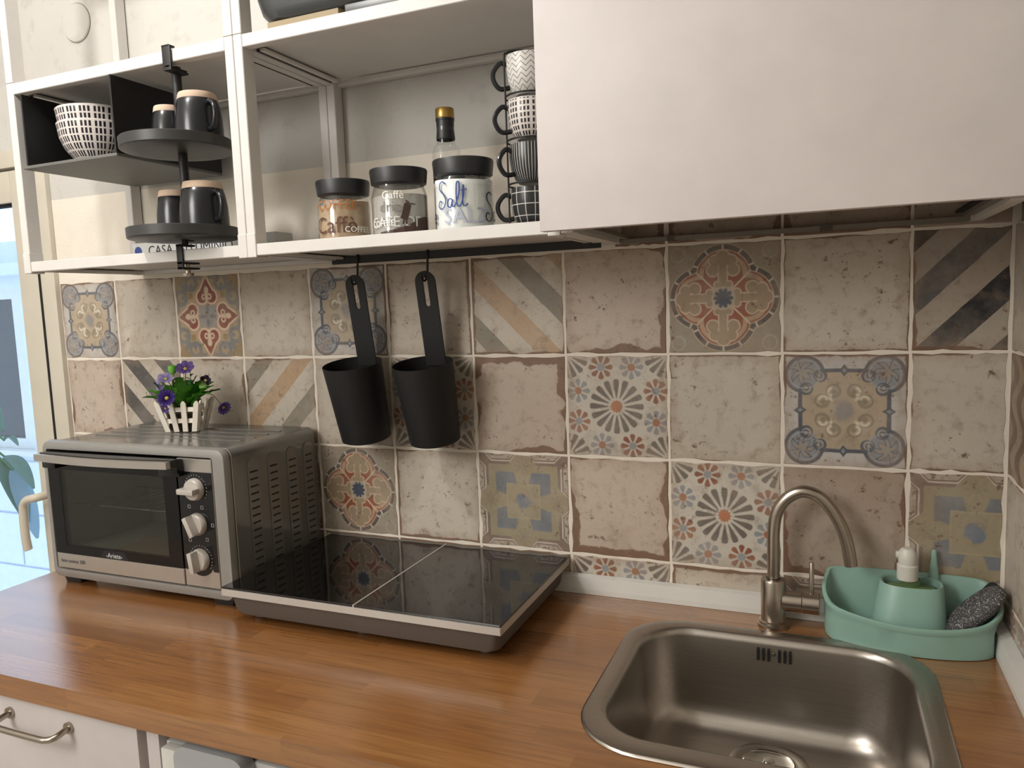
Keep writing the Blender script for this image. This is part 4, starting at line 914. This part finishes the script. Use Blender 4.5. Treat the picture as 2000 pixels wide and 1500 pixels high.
for y in (-0.222, -0.162, -0.102, -0.046):
    obj('vent_panel', prism(NB(), [(p[0], p[1]) for p in rrect(y - 0.0165, y + 0.0165, 0.955, 1.190, 0.016, 6)], 'x', 0.8025, 0.8042), M_ovenbody, ov)
    for k in range(14):
        z = 0.972 + k * 0.0150
        if lv is None:
            b = NB(); loops(b, [[(0.8042, -0.0115, -0.0042), (0.8042, 0.0115, -0.0042), (0.8042, 0.0115, 0.0042), (0.8042, -0.0115, 0.0042)], [(0.8105, -0.0100, -0.0034), (0.8105, 0.0100, -0.0034), (0.8052, 0.0110, 0.0030), (0.8052, -0.0110, 0.0030)]], False, True)
            lv = obj('vent_louver', b, M_ovenbody, ov, base=(0.552, -0.155, 0.9), smooth=False); lv.location = (0, y + 0, z); lvb = lv
            for v in lv.data.vertices: v.co.y += 0.155; v.co.z += 0.9
            lv.location = (0, y + 0.155, z - 0.9)
            sl = obj('slit', BX(0.8040, 0.8046, -0.0112, 0.0112, -0.0078, -0.0043), mat('vent shadow gap', (40, 38, 36), 0.8), lv, base=(0.552, 0, 0), smooth=False)
        else:
            c = copytree(lv, ov); c.location = (0, y + 0.155, z - 0.9)
# door
dz0, dz1 = 0.940, 1.200
ydr = -0.3055
od = obj('door', loops(NB(), [ol(0.317, 0.684, 0.974, dz1, 0.003, -0.2935), ol(0.317, 0.684, 0.974, dz1, 0.003, ydr), ol(0.350, 0.648, 0.992, 1.160, 0.003, ydr), ol(0.350, 0.648, 0.992, 1.160, 0.003, -0.2935), ol(0.317, 0.684, 0.974, dz1, 0.003, -0.2935)]), M_doorglass, ov)
obj('window', BX(0.3502, 0.6478, ydr + 0.0005, ydr + 0.0035, 0.9922, 1.1598), M_oven_glass, od, smooth=False)
obj('lower_strip', BX(0.317, 0.684, ydr, -0.2935, 0.9405, 0.9736, 0.0012, seg=1), M_alu, od)
hb_ = NB(); HN = 16
def barc(yo, z0, z1, x0=0.327, x1=0.700):
    pts = []
    for i in range(HN + 1):
        t = i / HN; x = x0 + (x1 - x0) * t; pts.append((x, yo - 0.014 * math.sin(PI * t)))
    return pts
A = barc(-0.343, 0, 0); B = barc(-0.331, 0, 0)
loops(hb_, [[(x, y, z) for x, y in A + B[::-1]] for z in (1.1850, 1.1990)], True, True)
obj('handle', hb_, M_alu, od)
hb2 = NB(); A2 = barc(-0.3305, 0, 0, 0.329, 0.704); B2 = [(x, -0.3185) for x, y in A2]
loops(hb2, [[(x, y, z) for x, y in A2 + B2[::-1]] for z in (1.1860, 1.2010)], True, True)
box(hb2, 0.655, 0.705, -0.322, -0.3056, 1.165, 1.1995, 0.003); box(hb2, 0.320, 0.360, -0.322, -0.3056, 1.165, 1.1995, 0.003)
obj('handle_backing', hb2, M_bplastic, od)
flat_text('-Ariete-', 0.0150, 0.492, ydr - 0.0004, 0.9765, M_print['silver'], od)
flat_text('bon cuisine 300', 0.0115, 0.366, ydr - 0.0004, 0.9540, M_print['dark'], od)
obj('badge', prism(NB(), [(0.452, 0.9745), (0.532, 0.9745), (0.522, 0.992), (0.462, 0.992)], 'y', ydr - 0.0003, ydr - 0.0001), mat('navy badge', (20, 24, 34), 0.2), od)
# cavity
M_cav = mat('grey oven cavity', (176, 174, 166), 0.45, 0.1)
obj('cavity_wall', loops(NB(), [ol(0.327, 0.658, 0.977, 1.183, 0.004, -0.283), ol(0.327, 0.658, 0.977, 1.183, 0.004, -0.0615)], False, True), M_cav, ov, smooth=False)
rkb = NB()
for y in (-0.26, -0.10): tube(rkb, [(0.330, y, 1.072), (0.655, y, 1.072)], 0.0016, 8)
for i in range(12): x = 0.345 + i * 0.027; tube(rkb, [(x, -0.26, 1.072), (x, -0.10, 1.072)], 0.0009, 6)
obj('wire_rack', rkb, M_chrome, ov)
# control panel
cp = obj('control_panel', BX(0.6865, 0.7755, -0.3045, -0.2935, 0.9405, 1.2000, 0.001, seg=1), M_alu, ov)
bl = [(0.6885, 0.975), (0.700, 0.975)] + [(0.731 + 0.031 * math.cos(a), 0.991 + 0.027 * math.sin(a)) for a in [PI * (1.12 + 0.76 * i / 10) for i in range(11)]] + [(0.763, 0.975), (0.7745, 0.975), (0.7745, 1.174), (0.6885, 1.174)]
obj('black_fascia', prism(NB(), bl, 'y', -0.3056, -0.3046), M_bplastic, cp)
mk = NB()
for kz in (1.140, 0.998):
    for i in range(14):
        a = math.radians(-60 + i * 14); r0, r1 = 0.0275, 0.0290
        stroke(mk, [(0.732 + r0 * math.sin(a), kz + r0 * math.cos(a)), (0.732 + r1 * math.sin(a + 0.05), kz + r1 * math.cos(a + 0.05))], 0.0010, n=1)
for (x, z) in ((0.712, 1.104), (0.745, 1.104), (0.7685, 1.070), (0.708, 1.036), (0.752, 1.040)):
    stroke(mk, [(x - 0.003, z - 0.003), (x + 0.003, z - 0.003), (x + 0.003, z + 0.003), (x - 0.003, z + 0.003), (x - 0.003, z - 0.003)], 0.0008, n=1)
for v in mk.verts: v.co = Vector((v.co.x, -0.3059, v.co.y))
obj('dial_markings', mk, M_print['silver'], cp, smooth=False)
for z, ra in ((1.140, math.radians(90)), (1.070, math.radians(25)), (0.998, math.radians(8))):
    kb = obj('knob', lathe(NB(), [(0.0225, 0), (0.0225, 0.004), (0.0205, 0.010), (0.0190, 0.0115), (0, 0.012)], 0, 0, 40), M_silver, ov, base=(0, 0, 0))
    kb.location = (0.732 - 0.552, -0.3060 + 0.155, z - 0.9); kb.rotation_euler = (PI / 2, 0, 0)
    gp = obj('grip', BX(-0.0055, 0.0055, -0.0205, 0.0205, 0.010, 0.0290, 0.002), M_silver, kb, base=(0, 0, 0)); gp.rotation_euler = (0, 0, ra)

# ------------------------------------------------------------------ flower basket on the oven
fb_ = thing('flower_basket', 'small white picket basket of purple artificial flowers on top of the oven', 'planter', (0.527, -0.118, 1.2196), local=True, rotz=math.radians(20))
M_slat = mat('white painted wood', (226, 218, 205), 0.6); M_g1 = mat('bright green leaf', (104, 172, 62), 0.5); M_g2 = mat('deep green leaf', (58, 118, 46), 0.5)
bw, bd, tw, td, bh = 0.034, 0.024, 0.050, 0.038, 0.070
def slat(px, py, qx, qy, nx, ny, wx):
    """one picket from (px,py,0) to (qx,qy,bh); (nx,ny) outward"""
    tx, ty = -ny, nx; bm = NB(); o = 0.0035
    prof = [(-wx, 0), (wx, 0), (wx, bh - 0.006), (wx * 0.3, bh), (-wx * 0.3, bh), (-wx, bh - 0.006)]
    def P(s, z, d):
        t = z / bh; x = px + (qx - px) * t; y = py + (qy - py) * t
        return (x + tx * s + nx * d, y + ty * s + ny * d, z + 0.0004)
    return loops(bm, [[P(s, z, 0) for s, z in prof], [P(s, z, o) for s, z in prof]], True, True)
for nx, ny in ((0, -1), (0, 1), (1, 0), (-1, 0)):
    cnt = 4 if nx == 0 else 3
    for i in range(cnt):
        f = -1 + 2 * i / (cnt - 1)
        if nx == 0: a = (f * bw * 0.88, ny * bd, f * tw * 0.92, ny * td)
        else: a = (nx * bw, f * bd * 0.8, nx * tw, f * td * 0.84)
        obj('picket', slat(*a, nx, ny, 0.0058), M_slat, fb_, smooth=False)
    for hz in (0.020, 0.046):
        t = hz / bh; hw_ = bw + (tw - bw) * t; hd_ = bd + (td - bd) * t
        if nx == 0: b = BX(-hw_, hw_, ny * hd_ - (0.0035 if ny > 0 else 0), ny * hd_ + (0.0035 if ny < 0 else 0), hz, hz + 0.010)
        else: b = BX(nx * hw_ - (0.0035 if nx > 0 else 0), nx * hw_ + (0.0035 if nx < 0 else 0), -hd_ + 0.004, hd_ - 0.004, hz, hz + 0.010)
        obj('crossbar', b, M_slat, fb_, smooth=False)
obj('liner', BX(-bw + 0.004, bw - 0.004, -bd + 0.004, bd - 0.004, 0.002, 0.040), mat('dark liner', (70, 56, 48), 0.9), fb_, smooth=False)
def leafm(base, tip, wid, up, n=7, lob=0.0):
    b, t = Vector(base), Vector(tip); d = t - b; s = d.cross(Vector((0, 0, 1))); s = s.normalized() if s.length > 1e-6 else Vector((1, 0, 0))
    bm = NB(); R = []
    for i in range(n + 1):
        u = i / n; c = b + d * u + Vector((0, 0, up * math.sin(PI * u))); w_ = wid * (math.sin(PI * min(1, u * 0.93 + 0.05)) ** 0.7) * (1 + lob * (1 if i % 2 else -1)) + 0.0003
        R.append((c - s * w_ + Vector((0, 0, w_ * 0.35)), c, c + s * w_ + Vector((0, 0, w_ * 0.35))))
    V = [[bm.verts.new(q) for q in r] for r in R]
    for a_, b_ in zip(V, V[1:]):
        for k in range(2): bm.faces.new((a_[k], a_[k + 1], b_[k + 1], b_[k]))
    bmesh.ops.solidify(bm, geom=bm.faces[:], thickness=0.0006)
    return bm
rl_ = random.Random(3)
lv_specs = [((-0.01, 0, 0.045), (-0.092, -0.012, 0.078)), ((-0.01, 0, 0.045), (-0.070, 0.015, 0.108)), ((0, 0, 0.045), (-0.040, -0.024, 0.112)), ((0, 0, 0.045), (0.088, -0.004, 0.090)), ((0.01, 0, 0.045), (0.062, 0.022, 0.106)), ((0.0, -0.01, 0.045), (0.034, -0.030, 0.104)), ((0, 0, 0.045), (0.004, 0.025, 0.112)), ((0, 0, 0.045), (-0.016, 0.01, 0.120)), ((0, 0, 0.045), (0.068, -0.028, 0.084)), ((0, 0, 0.045), (0.03, 0.01, 0.124)), ((0, 0, 0.045), (-0.055, -0.03, 0.080)), ((0, 0, 0.045), (0.050, 0.03, 0.08)), ((0, 0, 0.04), (-0.03, 0.03, 0.10)), ((0, 0, 0.04), (0.01, -0.03, 0.088))]
lv_specs += [((-0.02, -0.01, 0.045), (-0.075, -0.02, 0.095)), ((-0.03, -0.01, 0.05), (-0.060, -0.02, 0.112)), ((0.02, -0.01, 0.05), (0.075, -0.012, 0.100)), ((0.0, -0.01, 0.05), (-0.020, -0.03, 0.105)), ((0.02, 0, 0.05), (0.05, -0.02, 0.112))]
for i, (a, b) in enumerate(lv_specs): obj('leaf', leafm(a, b, 0.0165, 0.010, 8, 0.30), M_g1 if i % 3 else M_g2, fb_)
def petalcol(base, dark, name):
    def f():
        x, y, z = sep(objco()); r = hyp(x, y)
        return mixc(base, dark, mask(r - 0.008, 0.01))
    return mat(name, rough=0.6, fn=f)
PM = [petalcol((78, 52, 140), (48, 28, 96), 'deep violet petal'), petalcol((128, 104, 176), (92, 62, 140), 'violet petal'), petalcol((176, 164, 206), (120, 100, 170), 'pale lilac petal'), petalcol((52, 30, 70), (24, 14, 34), 'dark plum petal')]
M_yel = mat('yellow flower centre', (176, 158, 70), 0.7); M_stem = mat('brown green stem', (74, 70, 36), 0.7)
def flower(loc, nrm, R, pm, npet=10, frm=(0, 0, 0.04)):
    f = bpy.data.objects.new('flower', None)
    bm = NB(); N = npet * 6
    ctr = [bm.verts.new((0.003 * math.cos(2 * PI * i / N), 0.003 * math.sin(2 * PI * i / N), 0.0)) for i in range(N)]; prev = ctr
    for q in (0.4, 0.75, 1.0):
        cur = []
        for i in range(N):
            a = 2 * PI * i / N; w_ = 1 - 0.16 * q * abs(math.sin(a * npet / 2)) ** 6 - 0.03 * rl_.random(); r = R * q * w_
            cur.append(bm.verts.new((r * math.cos(a), r * math.sin(a), 0.22 * R * q * q + 0.0012 * math.cos(a * npet))))
        for i in range(N): j = (i + 1) % N; bm.faces.new((prev[i], prev[j], cur[j], cur[i]))
        prev = cur
    bmesh.ops.solidify(bm, geom=bm.faces[:], thickness=0.0006)
    o = obj('flower', bm, pm, fb_, base=(0, 0, 0)); o.location = loc
    o.rotation_euler = Vector(nrm).to_track_quat('Z', 'Y').to_euler()
    cb = NB(); bmesh.ops.create_uvsphere(cb, u_segments=12, v_segments=8, radius=R * 0.22)
    for v in cb.verts: v.co.z *= 0.6
    obj('centre', cb, M_yel, o, base=(0, 0, 0))
    L0 = Vector(loc) - Vector(nrm).normalized() * 0.002
    mid = (Vector(frm) + L0) / 2 + Vector((0, 0, 0.012))
    obj('stem', tube(NB(), catmull([frm, mid, L0], 6), 0.0009, 6), M_stem, fb_, base=(0, 0, 0))
flower((-0.014, -0.052, 0.080), (0.2, -1, 0.35), 0.0195, PM[0], 16, (0, -0.02, 0.045))
flower((0.008, 0.000, 0.140), (0.15, -0.8, 0.9), 0.021, PM[1], 7)
flower((-0.046, -0.008, 0.108), (-0.4, -0.9, 0.2), 0.017, PM[2], 6)
flower((-0.034, -0.010, 0.119), (0.3, -0.6, 0.9), 0.018, PM[2], 5)
flower((0.052, 0.0, 0.112), (0.3, -1, 0.2), 0.0125, PM[3], 5); flower((0.040, 0.002, 0.106), (-0.4, -1, 0.1), 0.008, PM[3], 5)
flower((0.093, -0.010, 0.050), (0.75, -0.55, -0.35), 0.0165, PM[1], 12, (0.045, 0.0, 0.082))
flower((-0.028, -0.035, 0.055), (-0.2, -1, -0.1), 0.011, PM[1], 8)
obj('bud', lathe(NB(), [(0, 0.128), (0.006, 0.131), (0.010, 0.139), (0.009, 0.147), (0, 0.151)], -0.020, -0.004, 16), M_g1, fb_)
obj('stem', tube(NB(), catmull([(0, 0, 0.04), (-0.022, 0, 0.09), (-0.020, -0.004, 0.130)], 6), 0.0022, 8), mat('pale green stem', (130, 150, 70), 0.6), fb_)
for k in range(5):
    z = 0.098 + k * 0.008; s = 1 if k % 2 else -1
    obj('leaf', leafm((0.018, 0, z), (0.018 + s * 0.011, -0.004, z + 0.006), 0.0045, 0.001, 5), M_g2, fb_)
obj('stem', tube(NB(), [(0.010, 0, 0.04), (0.018, 0, 0.1), (0.018, 0, 0.138)], 0.0009, 6), M_g2, fb_)
sg = NB()
for i in range(9):
    a = -0.3 + 0.22 * i; L1 = 0.022
    tube(sg, [(0.042, -0.012, 0.096), (0.042 + L1 * math.cos(a), -0.016, 0.096 + L1 * math.sin(a) * 0.8)], 0.0006, 5)
obj('grass_sprig', sg, mat('pale green sprig', (150, 186, 100), 0.6), fb_)

# ------------------------------------------------------------------ plant outside the door
pl = thing('potted_plant', 'large leaved potted plant on the balcony outside the glass door', 'plant', (-1.22, 0.42, 0.001))
obj('pot', lathe(NB(), [(0, 0.001), (0.10, 0.001), (0.13, 0.22), (0.14, 0.22), (0.14, 0.245), (0.125, 0.245), (0.12, 0.21), (0, 0.21)], -1.22, 0.42, 32), mat('terracotta', (150, 92, 66), 0.8), pl)
obj('stem', tube(NB(), catmull([(-1.22, 0.42, 0.20), (-1.20, 0.42, 0.6), (-1.17, 0.42, 0.95)], 5), 0.008, 8), M_g2, pl)
def bigleaf(a, b, w_, up, m): obj('leaf', leafm(a, b, w_, up, 10), m, pl)
bigleaf((-0.91, 0.40, 0.990), (-0.665, 0.33, 0.900), 0.026, 0.030, M_leaf_o)
bigleaf((-0.93, 0.40, 0.98), (-0.715, 0.33, 0.775), 0.040, 0.030, M_leaf_o)
bigleaf((-0.84, 0.38, 0.945), (-0.688, 0.34, 0.718), 0.034, 0.020, M_leaf_b)
bigleaf((-0.90, 0.40, 1.05), (-0.722, 0.33, 1.050), 0.012, 0.020, M_leaf_o)
bigleaf((-0.93, 0.42, 0.9), (-1.15, 0.40, 0.75), 0.045, 0.05, M_leaf_o)
bigleaf((-0.93, 0.42, 1.08), (-1.05, 0.40, 1.22), 0.035, 0.05, M_leaf_o)
for e in ((-0.91, 0.40, 0.990), (-0.93, 0.40, 0.98), (-0.90, 0.40, 1.05), (-0.93, 0.42, 1.08), (-0.93, 0.42, 0.9), (-0.84, 0.38, 0.945)):
    obj('petiole', tube(NB(), catmull([(-1.17, 0.42, 0.95), ((e[0] - 1.17) / 2, 0.41, max(e[2], 0.95) + 0.05), e], 5), 0.004, 6), M_g2, pl)
